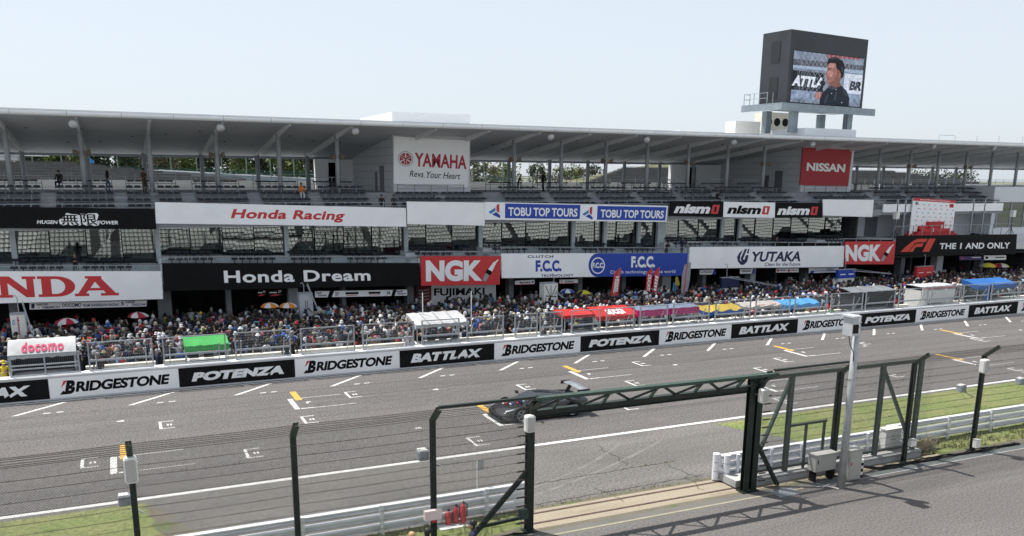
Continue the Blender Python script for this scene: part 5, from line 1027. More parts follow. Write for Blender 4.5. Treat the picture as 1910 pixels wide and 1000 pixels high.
# PA boxes, horns and small boxes on the posts
def rbox(b, c, sx, sy, sz, k=.2):
    cx_, cy_, cz_ = c; P = []
    for z, f in ((-.5, .82), (-.42, 1), (.42, 1), (.5, .82)):
        o = [(-.5+k*.5, -.5), (.5-k*.5, -.5), (.5, -.5+k), (.5, .5-k), (.5-k*.5, .5), (-.5+k*.5, .5), (-.5, .5-k), (-.5, -.5+k)]
        P.append([(cx_+sx*f*u, cy_+sy*f*v, cz_+sz*z) for u, v in o])
    i = len(b.v)
    for r in P: b.v += r
    for a in range(3):
        for j in range(8): j2 = (j+1) % 8; b.f.append((i+a*8+j, i+a*8+j2, i+a*8+8+j2, i+a*8+8+j)); b.m.append(b.mi)
    b.f.append(tuple(i+j for j in range(8))[::-1]); b.f.append(tuple(i+24+j for j in range(8))); b.m += [b.mi]*2
    return b
for lab, px, py, Y, h in (('white loudspeaker box on the fence post at lower left', 244, 876, 22.5, .68), ('white loudspeaker box on the left post of the gate', 988, 790, 22.4, .52), ('white loudspeaker box on the right post of the gate', 1424, 738, 22.4, .5), ('white loudspeaker box on the fence post nearest the right edge', 1836, 683, 22.5, .56)):
    p = atY(px, py, Y); t = thing('speaker_box', lab, 'loudspeaker', p, 'white loudspeaker boxes on the fence posts'); rbox(MB(), p, .32, .26, h).build('cabinet', PLASTW, t); rbox(MB(), p+Vector((0, -.125, 0)), .25, .03, h*.86).build('front_grille', mat('speaker_grille', (.42, .41, .39), .8, .1, 30), t); MB().beam(p+Vector((0, .1, 0)), p+Vector((-.1, .3, 0)), .06).build('bracket', STEEL, t)
for lab, px, py, Y, s in (('grey floodlight box with a white lens face on the post left of the gate', 788, 848, 23.0, .34), ('round grey horn unit low on the fence post at lower left', 232, 932, 23.0, .3), ('small grey floodlight on an arm left of the rightmost post', 1793, 724, 23.3, .3), ('small grey floodlight at the very right edge', 1903, 711, 23.3, .3)):
    p = atY(px, py, Y); t = thing('post_light', lab, 'floodlight', p); rbox(MB(), p, s, s, s*.95).build('housing', STEEL, t); b = MB(); q = p+Vector((-.02, -.02, s*.48)); b.box(q.x-s*.36, q.x+s*.36, q.y-s*.36, q.y+s*.36, q.z, q.z+.02); b.build('lens', PLASTW, t); MB().tube([p+Vector((s*.3, 0, -.1)), p+Vector((s*.9, -.15, -.25)), p+Vector((s*1.5, -.3, -.35))], .025, 6).build('arm', STEEL, t)
p = atY(807, 961, 22.5); t = thing('junction_box', 'pale pink square box on the post left of the gate', 'box', p); MB().box(p.x-.26, p.x+.26, 22.42, 22.58, p.z-.13, p.z+.16).build('case', PINKB, t); MB().box(p.x-.02, p.x+.1, 22.45, 22.55, p.z-.22, p.z-.13).build('connector', RED, t)
p = atY(1058, 953, 22.5)
t = thing('motor_box', 'dark green box at the foot of the left gate post', 'box', (10.85, 22.5, .6)); MB().box(10.68, 10.95, 22.4, 22.6, .55, .85).build('case', GREENL, t)
CAB = mat('cabinet_grey', (.38, .375, .35), .5, .05)
for lab, x0, x1, z0, z1, y in (('tall pale grey electrical cabinet right of the thick pole', 24.0, 24.62, .05, 1.2, 21.95), ('short pale grey electrical cabinet left of the thick pole', 22.75, 23.75, .42, 1.05, 22.35)):
    t = thing('electrical_cabinet', lab, 'cabinet', ((x0+x1)/2, y, 0)); MB().box(x0, x1, y, y+.4, z0, z1).build('body', CAB, t); MB().box(x0-.03, x1+.03, y-.03, y+.43, z1, z1+.04).build('lid', CAB, t); b = MB(); b.box(x0+.04, x1-.04, y-.012, y-.002, z0+.06, z1-.05); o = b.build('door', CAB, t); MB().box(x0+.08, x0+.11, y-.03, y-.012, (z0+z1)/2, (z0+z1)/2+.14).build('handle', RED if x0 > 23.9 else RUBBER, o)
    if z0 > .2: b = MB(); [b.box(x, x+.07, y+.05, y+.35, 0, z0) for x in (x0+.05, x1-.12)]; b.build('plinth', RUBBER, t)
for lab, px, py, Y, wd, h in (('small white box on the post behind the wire fence right of the cabinets', 1701, 826, 22.55, .3, .26), ('small white box at the foot of the rightmost post', 1821, 827, 22.5, .24, .34)):
    p = atY(px, py, Y); t = thing('junction_box', lab, 'box', p); MB().box(p.x-wd/2, p.x+wd/2, Y-.1, Y+.08, p.z-h/2, p.z+h/2).build('case', PLASTW, t); MB().box(p.x-wd/2-.01, p.x+wd/2+.01, Y-.12, Y+.1, p.z+h/2, p.z+h/2+.02).build('lid', CAB, t)
p = atY(1660, 820, 23.6); t = thing('electrical_cabinet', 'white cabinet with small marks standing on the gate base', 'cabinet', (p.x, 23.6, .3)); MB().box(p.x-.42, p.x+.42, 23.45, 23.75, .32, 1.15).build('body', PLASTW, t); MB().box(p.x-.45, p.x+.45, 23.4, 23.8, 1.15, 1.2).build('lid', PLASTW, t)
for i, (dx_, dy_) in enumerate(((-.08, -.06), (.08, -.06), (0, .08))): MB().box(p.x+dx_-.03, p.x+dx_+.03, 23.44, 23.449, .78+dy_, .83+dy_).build('mark', BLACK, t)
b = MB(); pts = lambda k: [(24.85+(i/20)*9.5, 22.42+.09*math.sin(i*1.1+k)+.03*k, .05+.03*math.sin(i*.8+k*2)+.28*max(0, 1-i/3)) for i in range(21)]
for k in range(4): tag(MB().tube(pts(k*1.4), .028, 6).build('cable', RUBBER, loc=(29, 22.4, 0)), 'black cables snaking along the fence foot right of the tall cabinet', 'cable', 'black cables along the fence foot')
t = thing('cable_bollard', 'short post with black and white bands beside the tall cabinet', 'bollard', (24.85, 22.2, 0)); b = MB()
for i in range(6): b.mi = i % 2; b.tube([(24.85, 22.2, .12*i), (24.85, 22.2, .12*(i+1))], .12, 12)
b.build('banded_sleeve', [RUBBER, PLASTW], t); MB().box(24.65, 25.15, 22.05, 22.4, 0, .05).build('foot', RUST, t)
tag(MB().tube([(23.15, 22.0, .02), (22.7, 21.9, .02), (22.75, 21.75, .1), (23.1, 21.5, .03)], .02, 6).build('hose', PLASTW, loc=(22.9, 21.8, 0)), 'short white hose on the ground left of the thick pole', 'hose')
p = atZ(1735, 838); t = thing('ground_light', 'low black floodlight bar in the weeds right of the gate', 'floodlight', p); MB().box(p.x-.42, p.x+.42, p.y-.08, p.y+.1, .2, .42).build('housing', RUBBER, t); MB().beam((p.x, p.y, 0), (p.x, p.y, .2), .05).build('stake', RUBBER, t)
t = thing('dry_bush', 'tangle of pale dry twigs behind the fence right of the gate', 'bush', (29.9, 23.4, 0)); b = MB()
for i in range(160):
    a = R.uniform(0, 6.28); l = R.uniform(.3, .9); q = Vector((29.9+R.uniform(-.3, .3), 23.4+R.uniform(-.2, .2), R.uniform(0, .3))); e = q+Vector((math.cos(a)*l*.6, math.sin(a)*l*.3, l*R.uniform(.2, .8))); b.beam(q, e, .012)
b.build('twigs', mat('dry_twig', (.3, .26, .17), .9, .3), t)
for lab, px, kind in (('red fire extinguisher, tallest of the three by the guardrail', 864, 1), ('red fire extinguisher in the middle of the three by the guardrail', 850, .85), ('fire extinguisher with a black hose, left one of the three by the guardrail', 836, .7)):
    q = atZ(px, 976 if px > 840 else 979); t = thing('fire_extinguisher', lab, 'extinguisher', q, 'fire extinguishers by the guardrail'); h = .68*kind; x, y = q.x, q.y
    MB().tube([(x, y, 0), (x, y, .03), (x, y, h*.8), (x, y, h*.9), (x, y, h)], [.09, .1, .1, .06, .03], 14).build('cylinder', RED, t, smooth=True); MB().tube([(x, y, h), (x+.03, y, h+.08)], .03, 8).build('valve', RUBBER, t); MB().tube([(x, y, h+.05), (x+.14, y, h-.05), (x+.13, y, h*.3)], .02, 6).build('hose', RUBBER, t)
MB_ = MB(); q = atZ(850, 980); MB_.box(q.x-.6, q.x+.55, q.y-.25, q.y+.2, .004, .03); tag(MB_.build('extinguisher_board', CONCL, loc=(q.x, q.y, 0)), 'thin pale board on the grass under the fire extinguishers', 'board')
q = atZ(889, 952); t = thing('marker_flag', 'small white square flag on a thin pole by the guardrail end', 'flag', (q.x, 24.7, 0)); x = atY(890, 900, 24.7).x; MB().beam((x, 24.7, 0), (x, 24.7, 1.85), .035).build('pole', PLASTW, t); MB().box(x, x+.24, 24.69, 24.71, 1.5, 1.85).build('cloth', CLEAR, t)
b = MB()
for k in range(5): b.tube([(10.0+.1*k, 22.55, .05), (10.4, 22.5-.05*k, .08+.03*k), (10.9, 22.45, .06)], .025, 6)
tag(b.build('cable_heap', RUBBER, loc=(10.4, 22.5, 0)), 'heap of black cable at the foot of the left gate post', 'cable')
# ------------------------------------------------------------------ car on the grid
CARX, CARY = 15.1, 34.72
car = thing('sports_car', 'low black sports car with a tall rear wing parked in a grid box', 'car', (CARX+2.25, CARY, 0)); PAINT = mat('car_black', (.012, .013, .016), .15, .3, 1, spec=1.0); CGLASS = mat('car_glass', (.008, .01, .012), .05, .2, spec=.8)
CARB = mat('car_carbon', (.03, .032, .035), .35, .2, 12)
# station: x, half width, underside z, sill/shoulder z, centre z
ST = [(0, .62, .26, .36, .42), (.1, .8, .17, .42, .5), (.35, .93, .13, .52, .58), (.8, .98, .13, .68, .64), (1.25, .98, .13, .74, .7), (1.7, .97, .14, .74, .75), (2.2, .95, .14, .74, .76), (2.8, .97, .14, .78, .8), (3.3, 1.0, .14, .86, .84), (3.75, 1.0, .15, .88, .84), (4.1, .97, .2, .86, .8), (4.4, .92, .3, .82, .78), (4.5, .88, .4, .76, .74)]
rows = []
for x, wd, z0, zs, zc in ST:
    half = [(wd*.94, z0), (wd, z0+.16), (wd*.99, (z0+zs)/2+.05), (wd*.96, zs-.05), (wd*.88, zs), (wd*.6, (zs+zc)/2+.01), (wd*.3, zc), (0, zc+.005)]
    rows.append([(CARX+x, CARY-y, z) for y, z in half]+[(CARX+x, CARY+y, z) for y, z in half[-2::-1]])
b = MB(); b.grid(rows); b.face(rows[0][::-1]); b.face(rows[-1]); body = b.build('body', PAINT, car, smooth=True)
mo = body.modifiers.new('s', 'SUBSURF'); mo.levels = mo.render_levels = 2
CAB_ = [(1.28, .8, .73, .73), (1.7, .76, .75, .98), (2.1, .68, .77, 1.12), (2.55, .64, .79, 1.13), (3.0, .66, .82, 1.06), (3.6, .66, .84, .93), (3.95, .6, .84, .85)]
rows = []
for x, wd, zb, zt in CAB_:
    half = [(wd+.06, zb-.04), (wd*.98, zb+(zt-zb)*.55), (wd*.84, zb+(zt-zb)*.9), (wd*.5, zt), (0, zt+.015)]; rows.append([(CARX+x, CARY-y, z) for y, z in half]+[(CARX+x, CARY+y, z) for y, z in half[-2::-1]])
b = MB()
b.grid(rows); cab_o = b.build('roof', PAINT, car, smooth=True); mo = cab_o.modifiers.new('s', 'SUBSURF'); mo.levels = mo.render_levels = 2
b = MB(); b.grid([[(CARX+1.34, CARY+s*.62, .79), (CARX+1.68, CARY+s*.56, .985), (CARX+2.04, CARY+s*.46, 1.125)] for s in (-1, -.5, 0, .5, 1)]); b.build('windscreen', CGLASS, car, smooth=True)
for s in (-1, 1): MB().quad, MB().face; b = MB(); b.face([(CARX+1.62, CARY+s*.8, .83), (CARX+2.1, CARY+s*.69, 1.03), (CARX+2.6, CARY+s*.65, 1.04), (CARX+2.95, CARY+s*.74, .9)]); b.build('side_window', CGLASS, car)
for s in (-1, 1):
    for x in (.98, 3.6):
        y = CARY+s*.88; o = MB().tube([(CARX+x, y-.12, .335), (CARX+x, y-.1, .335), (CARX+x, y+.1, .335), (CARX+x, y+.12, .335)], [.3, .335, .335, .3], 24).build('wheel', RUBBER, car); b = MB(); f = y+s*.125
        for k in range(5): a = k*1.2566; b.beam((CARX+x, f, .335), (CARX+x+.22*math.cos(a), f, .335+.22*math.sin(a)), .02, .06, up=(math.sin(a), 0, -math.cos(a)))
        ring = [(CARX+x+.235*math.cos(a*.2618), f, .335+.235*math.sin(a*.2618)) for a in range(25)]; b.tube(ring, .022, 5, False); b.build('rim', STEEL, o)
        w2 = MB(); w2.tube([(CARX+x, y+s*.118, .335), (CARX+x, y+s*.12, .335)], .4, 24); w2.build('wheel_arch', BLACK, car)
b = MB(); wr = []
for i in range(13):
    u = i/12*2-1; z = 1.18+.06*(1-u*u); wr.append([(CARX+4.05+.06*u*u, CARY+u*.98, z), (CARX+4.25, CARY+u*.98, z+.045), (CARX+4.5, CARY+u*.98, z+.06), (CARX+4.5, CARY+u*.98, z+.045), (CARX+4.25, CARY+u*.98, z+.01), (CARX+4.05+.06*u*u, CARY+u*.98, z)])
b.grid(wr); wing = b.build('rear_wing', mat('car_grey', (.2, .22, .24), .3), car, smooth=True)
for s in (-1, 1): b = MB(); b.prism([(CARX+3.95, CARY+s*.5, .8), (CARX+4.2, CARY+s*.5, .8), (CARX+4.45, CARY+s*.5, 1.24), (CARX+4.25, CARY+s*.5, 1.24)], (0, .03, 0), None); b.build('wing_strut', CARB, car); b = MB(); b.box(CARX+4.0, CARX+4.52, CARY+s*.98-.01, CARY+s*.98+.01, 1.1, 1.27); b.build('end_plate', CARB, wing)
for s in (-1, 1): b = MB(); rbox(b, (CARX+1.62, CARY+s*1.02, .93), .12, .24, .13); b.beam((CARX+1.68, CARY+s*.8, .84), (CARX+1.64, CARY+s*.98, .9), .03); b.build('mirror', CARB, car); b = MB(); b.face([(CARX+.2, CARY+s*.78, .5), (CARX+.55, CARY+s*.9, .6), (CARX+.75, CARY+s*.84, .645), (CARX+.35, CARY+s*.62, .56)]); b.build('headlight', STEEL, car)
b = MB(); b.box(CARX-.06, CARX+.5, CARY-.8, CARY+.8, .1, .13); b.build('splitter', CARB, car); b = MB(); b.box(CARX+1.4, CARX+3.1, CARY-1.0, CARY-.96, .12, .2); b.build('side_skirt', CARB, car)
b = MB(); MB
for s in (-1, 1): bb = MB(); bb.box(CARX+.02, CARX+.06, CARY+s*.5-.2, CARY+s*.5+.2, .2, .33); bb.build('air_intake', BLACK, car)
for k in range(9):
    q = [Vector((CARX+.55+.1*k, CARY+R.uniform(-.35, .3), .66+.02*k)) for _ in (0,)][0]; bb = MB(); bb.box(q.x, q.x+.07, q.y, q.y+.16, q.z-.03, q.z+.012); bb.build('sponsor_sticker', (LETW, RED, LETW, BLUE)[k % 4], car)
for x in (2.35, 4.2): MB().tube([(CARX+x+.08*math.cos(a*.5), CARY-1.01, .24+.11*math.sin(a*.5)) for a in range(13)], .012, 5, False).build('strap', YEL, car)
# ------------------------------------------------------------------ the stand the picture is taken from (seen mirrored in the glazing)
gs = thing('main_grandstand', 'concrete main grandstand with rows of pale seats facing the track, behind the viewpoint', 'grandstand', (20, 6, 0)); b = MB()
for k in range(14): b.box(-70, 150, 12.4-.82*(k+1), 12.4-.82*k, 0, .6+.48*k)
b.build('steps', mat('stand_floor', (.05, .05, .055), .9), gs); b = MB()
for k in range(14):
    x = -69.5; z = .6+.48*k; y = 12.4-.82*k-.5
    while x < 149:
        if int((x+70)/.52) % 22 < 20: b.box(x, x+.4, y-.18, y+.2, z+.36, z+.42); b.box(x, x+.4, y-.22, y-.17, z+.4, z+.74)
        x += .52
struct(b.build('seats', mat('pale_seat', (.75, .75, .71), .6, .1), gs), 'stuff')
# ------------------------------------------------------------------ people
SKIN = [mat('skin_%d' % i, c, .6, .06) for i, c in enumerate(((.28, .165, .115), (.23, .135, .095), (.18, .105, .072)))]
CN = dict(white=(.68, .69, .72), black=(.012, .012, .014), navy=(.015, .022, .06), grey=(.16, .17, .18), charcoal=(.045, .047, .05), red=(.4, .025, .03), blue=(.03, .1, .4), skyblue=(.25, .42, .6), khaki=(.28, .24, .15), orange=(.7, .2, .03), yellow=(.7, .55, .06), green=(.08, .28, .07), lime=(.4, .6, .06), pink=(.65, .22, .3), brown=(.1, .06, .035), purple=(.15, .06, .25), beige=(.5, .44, .34), denim=(.06, .1, .2), teal=(.03, .25, .28), maroon=(.2, .02, .03))
CM = {k: mat('cloth_'+k, tuple(.85*q for q in c), .85, .12, 6) for k, c in CN.items()}
HAIR = {k: mat('hair_'+k, c, .55, .2, 20) for k, c in dict(black=(.012, .011, .01), brown=(.05, .03, .018), grey=(.22, .21, .2)).items()}
def skin_mesh(J, E, sub):
    """J: name -> (pos, radius or (rx, ry)); E: edges. Returns verts, faces of the skinned surface."""
    names = list(J); me = bpy.data.meshes.new('sk'); me.from_pydata([J[n][0] for n in names], [(names.index(a), names.index(c)) for a, c in E], [])
    o = bpy.data.objects.new('sk', me); COL.objects.link(o); o.modifiers.new('s', 'SKIN')
    if not me.skin_vertices: me.attributes.new
    for i, n in enumerate(names):
        r = J[n][1]; r = r if isinstance(r, tuple) else (r, r); me.skin_vertices[0].data[i].radius = r; me.skin_vertices[0].data[i].use_root = (n == 'pelvis')
    o.modifiers['s'].use_smooth_shade = True; o.modifiers['s'].branch_smoothing = .3
    if sub: m = o.modifiers.new('u', 'SUBSURF'); m.levels = m.render_levels = sub
    dg = bpy.context.evaluated_depsgraph_get(); m2 = bpy.data.meshes.new_from_object(o.evaluated_get(dg)); v = np.array([p.co[:] for p in m2.vertices]); f = [tuple(p.vertices) for p in m2.polygons]
    bpy.data.objects.remove(o); bpy.data.meshes.remove(me); bpy.data.meshes.remove(m2); return v, f
def skeleton(arms='down', legs='stand', lean=0.0, turn=0.0):
    J = {}; hz = .93
    if legs == 'sit': hz = .5
    P = lambda n, x, y, z, r: J.__setitem__(n, ((x, y, z), r))
    P('pelvis', 0, 0, hz, (.165, .125)); P('waist', 0, -.01-lean*.2, hz+.17, (.15, .11)); P('chest', 0, -.02-lean*.5, hz+.36, (.175, .125)); P('collar', 0, -lean*.7, hz+.5, (.12, .085)); P('neck', 0, -.01-lean*.8, hz+.56, .06); P('head', turn*.03, -.025-lean*.9, hz+.66, (.085, .1)); P('crown', turn*.03, -.02-lean*.95, hz+.76, (.075, .085))
    E = [('pelvis', 'waist'), ('waist', 'chest'), ('chest', 'collar'), ('collar', 'neck'), ('neck', 'head'), ('head', 'crown')]
    A = dict(down=((.26, .02, -.24), (.27, -.06, -.46), (.27, -.09, -.56)), camera=((.27, -.1, -.22), (.13, -.3, -.02), (.06, -.34, .05)), up=((.27, -.14, .04), (.2, -.26, .3), (.17, -.28, .4)), fold=((.27, .0, -.24), (.08, -.2, -.2), (-.04, -.22, -.18)), hips=((.36, .06, -.22), (.24, -.05, -.36), (.2, -.08, -.38)), lap=((.25, -.08, -.24), (.14, -.3, -.34), (.1, -.36, -.35)), swing=((.26, .1, -.22), (.28, .04, -.46), (.28, .02, -.55)))
    for s, n in ((-1, 'l'), (1, 'r')):
        k = arms if not (arms == 'one' and n == 'l') else 'down'; k = 'up' if k == 'one' else k; k = 'down' if (k == 'swing' and n == 'l') else k
        sh = (s*.19, -lean*.6, hz+.47); P(n+'sh', *sh, .065); a = A[k]
        for nm, d, r in (('el', a[0], .048), ('wr', a[1], .034), ('ha', a[2], .04)): P(n+nm, sh[0]+s*(d[0]-.19), sh[1]+d[1], sh[2]+d[2], r)
        E += [('collar', n+'sh'), (n+'sh', n+'el'), (n+'el', n+'wr'), (n+'wr', n+'ha')]
        if legs == 'sit': pts = ((s*.1, -.02, hz-.02, .09), (s*.12, -.44, hz-.02, .07), (s*.12, -.44, .08, .045), (s*.12, -.58, .04, .04))
        else:
            d = {'stand': 0, 'walk': .22*s}[legs]; pts = ((s*.1, 0, hz-.1, .09), (s*.11, -d*.5-.02, .5, .066), (s*.11, -d*.4+abs(d)*.3 if legs == 'walk' else .01, .09, .044), (s*.12, (-d*.4+abs(d)*.3 if legs == 'walk' else 0)-.13, .045, .042))
        for nm, p in zip(('hip', 'kn', 'an', 'to'), pts): P(n+nm, *p[:3], p[3])
        E += [('pelvis', n+'hip'), (n+'hip', n+'kn'), (n+'kn', n+'an'), (n+'an', n+'to')]
    return J, E
def classify(v, f, J, E, sleeves='short', shorts=False, long_hair=False):
    seg = [(np.array(J[a][0]), np.array(J[c][0]), a, c) for a, c in E]; hc = np.array(J['head'][0]); out = []
    for q in f:
        c = v[list(q)].mean(0); best = None
        for a, e, na, nc in seg:
            d = e-a; t = np.clip(np.dot(c-a, d)/max(1e-9, np.dot(d, d)), 0, 1); dist = np.linalg.norm(c-a-d*t)
            if best is None or dist < best[0]: best = (dist, na, nc, t)
        _, na, nc, t = best; k = 1
        if nc in ('head', 'crown') : k = 3 if (c[2] > hc[2]+.06 or c[1] > hc[1]-.015 or (long_hair and c[1] > hc[1]-.0 and c[2] < hc[2])) else 0
        elif nc == 'neck': k = 0 if t > .4 else 1
        elif nc[1:] == 'el': k = 1
        elif nc[1:] == 'wr': k = (1 if t < .85 else 0) if sleeves == 'long' else 0
        elif nc[1:] == 'ha': k = 0
        elif nc[1:] in ('hip', 'kn'): k = 2
        elif nc[1:] == 'an': k = 2 if (not shorts or t < .1) else 0
        elif nc[1:] == 'to': k = 4
        elif nc == 'waist': k = 2 if t < .2 else 1
        out.append(k)
    return out
def extras(b, J, hat, pack, hi=False):
    h = Vector(J['crown'][0]); n = 8 if not hi else 14
    if hat in ('cap', 'bucket', 'straw'):
        b.mi = 3; r = .101; z0 = h.z+.005; prof = [(r, z0-.05), (r*.97, z0+.01), (r*.72, z0+.07), (0.01, z0+.095)] if hat != 'straw' else [(r, z0-.04), (r*.9, z0+.06), (r*.5, z0+.075), (.01, z0+.07)]
        if hat != 'cap': prof = [(r*(1.35 if hat == 'bucket' else 1.65), z0-(.085 if hat == 'bucket' else .055))]+prof
        b.grid([[(h.x+q*math.cos(2*math.pi*i/n), h.y+q*1.08*math.sin(2*math.pi*i/n), z) for i in range(n+1)] for q, z in prof])
        if hat == 'cap': b.grid([[(h.x-.075+.15*i/3, h.y-r*.85-(.11 if j else 0)*(1-.35*abs(i-1.5)/1.5), z0-.045-.02*j) for i in range(4)] for j in range(2)])
    if pack:
        b.mi = 5; c = J['chest'][0]; rbox(b, (c[0], c[1]+.2, c[2]-.1), .3, .18, .44)
def pose_mesh(name, arms, legs, hat, pack, lean=0, sub=1, sleeves='short', long_hair=False, mats=None):
    J, E = skeleton(arms, legs, lean); v, f = skin_mesh(J, E, sub); b = MB(); b.v = [tuple(p) for p in v]; b.f = list(f); b.m = classify(v, f, J, E, sleeves, long_hair=long_hair)
    if not hat:
        b.mi = 3; h = Vector(J['crown'][0]); n = 8; prof = [(.102, h.z-.06), (.1, h.z+.02), (.06, h.z+.07), (.01, h.z+.085)]
        b.grid([[(h.x+q*math.cos(2*math.pi*i/n), h.y+.018+q*1.02*math.sin(2*math.pi*i/n), z+(.03 if math.sin(2*math.pi*i/n) < -.3 and k == 0 else 0)) for i in range(n+1)] for k, (q, z) in enumerate(prof)])
        if long_hair: b.grid([[(h.x+.1*math.cos(a), h.y+.03+.1*math.sin(a), h.z-z) for a in np.linspace(0, math.pi, 6)] for z in (0, .12, .26)])
    extras(b, J, hat, pack); return b, J
KINDS = [('down', 'stand', None, False), ('camera', 'stand', 'cap', False), ('down', 'walk', 'cap', True), ('fold', 'stand', 'bucket', False), ('down', 'stand', None, True), ('up', 'stand', None, False), ('hips', 'stand', 'straw', False), ('one', 'stand', 'cap', False), ('camera', 'stand', None, True), ('swing', 'walk', None, False), ('down', 'stand', 'bucket', True)]
KW = [6, 1.5, 4, 2.5, 5, .35, 2, .35, 1.5, 3, 3.5]
PROTO = []; LOW = []
base_m = [SKIN[0], CM['white'], CM['black'], HAIR['black'], CM['black'], CM['black']]
for i, (a, l, h, p) in enumerate(KINDS):
    for lst, sub in ((PROTO, 1), (LOW, 0)):
        b, J = pose_mesh('person', a, l, h, p, sub=sub, sleeves='long' if i % 2 == 0 else 'short', long_hair=(i in (5, 9))); me = bpy.data.meshes.new('person_body'); me.from_pydata(b.v, [], b.f); me.polygons.foreach_set('material_index', b.m); me.polygons.foreach_set('use_smooth', [True]*len(b.f))
        for m in base_m: me.materials.append(m)
        lst.append((me, np.array(b.v), b.f, np.array(b.m)))
ARMW = dict(down='arms at the sides', camera='raising a camera', fold='arms folded', up='arms raised', hips='arms akimbo', one='waving', swing='walking', lap='seated')
SPOTS = [(-9, -5.5, 'at far left'), (-5.5, -2, 'behind the white awning'), (-2, 2.3, 'right of the white awning'), (2.3, 5.2, 'behind the green tarp'), (5.2, 10, 'right of the green tarp'), (10, 15, 'left of the white slatted roof'), (15, 19, 'behind the white slatted roof'), (19, 25, 'left of the red canopies'), (25, 31, 'behind the red canopies'), (31, 36, 'behind the pink canopy'), (36, 40, 'behind the yellow tarp'), (40, 47, 'behind the blue tarp'), (47, 55, 'near the black stand'), (55, 62, 'near the white boxy stand'), (62, 80, 'near the tall blue canopy')]
tops = ['white']*24+['black']*50+['navy']*20+['grey']*8+['charcoal']*20+['red']*4+['blue']*4+['skyblue']*6+['khaki']*4+['orange']+['yellow']+['green', 'lime', 'pink', 'pink', 'brown', 'purple', 'beige', 'beige', 'teal', 'maroon']
hatsC = ['black']*8+['white']*4+['navy']*3+['beige']*2+['grey', 'grey', 'khaki', 'charcoal', 'red', 'blue']; trs = ['black', 'navy', 'denim', 'khaki', 'grey', 'beige', 'charcoal']
RR = random.Random(11); pos = []; y = 48.9; row = 0
while y < 61.4:
    x = -8.5
    while x < min(95, y*1.5+3):
        px, py = x+RR.uniform(-.22, .22), y+RR.uniform(-.25, .25); dens = .93 if py < 60.6 else .55
        if py < 50: dens = .6
        if RR.random() < dens and px > -.118*py-1.2 and not any(abs(px-a) < .75 and abs(py-c) < .7 for a, c in ((-.2, 58), )): pos.append((px, py))
        x += .6
    y += .66; row += 1
def vis(p): return (p[1]*math.cos(YAW)+p[0]*math.sin(YAW))
pos.sort(key=vis); NEAR = 292; seen = set(); plat = [(-1.55, 47.6), (-6.6, 47.3), (1.25, 47.3), (7.95, 47.4), (8.3, 47.6), (14.9, 47.3), (15.2, 47.35), (24.6, 47.5)]
def appearance():
    for _ in range(400):
        ki = RR.choices(range(len(KINDS)), KW)[0]; a, l, h, p = KINDS[ki]; top, tr, hc = RR.choice(tops), RR.choice(trs), (RR.choice(hatsC) if h else RR.choice(('black', 'black', 'black', 'brown', 'grey')))
        k = (ki, top, tr, hc)
        if k not in seen: seen.add(k); return k
    return k
HATN = dict(cap='cap', bucket='bucket hat', straw='wide hat'); labels = set()
def person(x, y, z, rz, k, spot, h=1.0):
    ki, top, tr, hc = k; a, l, hat, p = KINDS[ki]; o = bpy.data.objects.new('person', PROTO[ki][0]); COL.objects.link(o); o.location = (x, y, z); o.rotation_euler = (0, 0, rz); o.scale = (h, h, h)
    ms = [RR.choice(SKIN), CM[top], CM[tr], CM[hc] if hat else HAIR[hc], CM['charcoal'], CM[RR.choice(('black', 'navy', 'grey', 'red'))]]
    for sl_, m in zip(o.material_slots, ms): sl_.link = 'OBJECT'; sl_.material = m
    lab = 'person, %s top, %s trousers, %s, %s, %s' % (top, tr, (hc+' '+HATN[hat]) if hat else hc+' hair', ARMW[a].replace('arms at the sides', 'with backpack' if p else 'arms down').replace('raising a camera', 'photographing'), spot)
    tag(o, lab, 'person', 'people crowding the pit lane'); labels.add(lab); return o
for i, (x, y) in enumerate(plat): person(x, y, .25, RR.uniform(-2, 2), appearance(), 'at the pit wall')
for x, y in pos[:NEAR]:
    spot = next((s for a, c, s in SPOTS if a <= x < c), 'far right'); rz = math.pi+RR.gauss(0, .7) if RR.random() < .7 else RR.uniform(0, 6.28)
    person(x, y, 0, rz, appearance(), spot, RR.uniform(.92, 1.05))
PALS = SKIN+[CM[k] for k in CN]+[HAIR[k] for k in HAIR]; PI = {m.name: i for i, m in enumerate(PALS)}; V = []; Fl = []; Mi = []; nv = 0; fl = []
more = [(RR.uniform(-8, 92), RR.uniform(61.3, 63.2)) for _ in range(170)]
for x, y in pos[NEAR:]+more:
    ki = RR.choices(range(len(KINDS)), KW)[0]; me, v, f, m = LOW[ki]; rz = math.pi+RR.gauss(0, .8) if RR.random() < .65 else RR.uniform(0, 6.28); c, s = math.cos(rz), math.sin(rz); h = RR.uniform(.9, 1.05)
    V.append(np.stack([x+h*(v[:, 0]*c-v[:, 1]*s), y+h*(v[:, 0]*s+v[:, 1]*c), h*v[:, 2]], 1)); hat = KINDS[ki][2]
    mp = np.array([RR.randrange(3), PI['cloth_'+RR.choice(tops)], PI['cloth_'+RR.choice(trs)], PI['cloth_'+RR.choice(hatsC)] if hat else PI['hair_'+RR.choice(('black', 'black', 'brown'))], PI['cloth_charcoal'], PI['cloth_'+RR.choice(('black', 'navy', 'grey', 'red'))]])
    fl += [tuple(q+nv for q in t_) for t_ in f]; Mi.append(mp[m]); nv += len(v)
me = bpy.data.meshes.new('crowd'); me.from_pydata(np.concatenate(V), [], fl); me.polygons.foreach_set('material_index', np.concatenate(Mi).astype(np.int32)); me.polygons.foreach_set('use_smooth', [True]*len(fl))
for m in PALS: me.materials.append(m)
o = bpy.data.objects.new('crowd', me); COL.objects.link(o); struct(o, 'stuff')
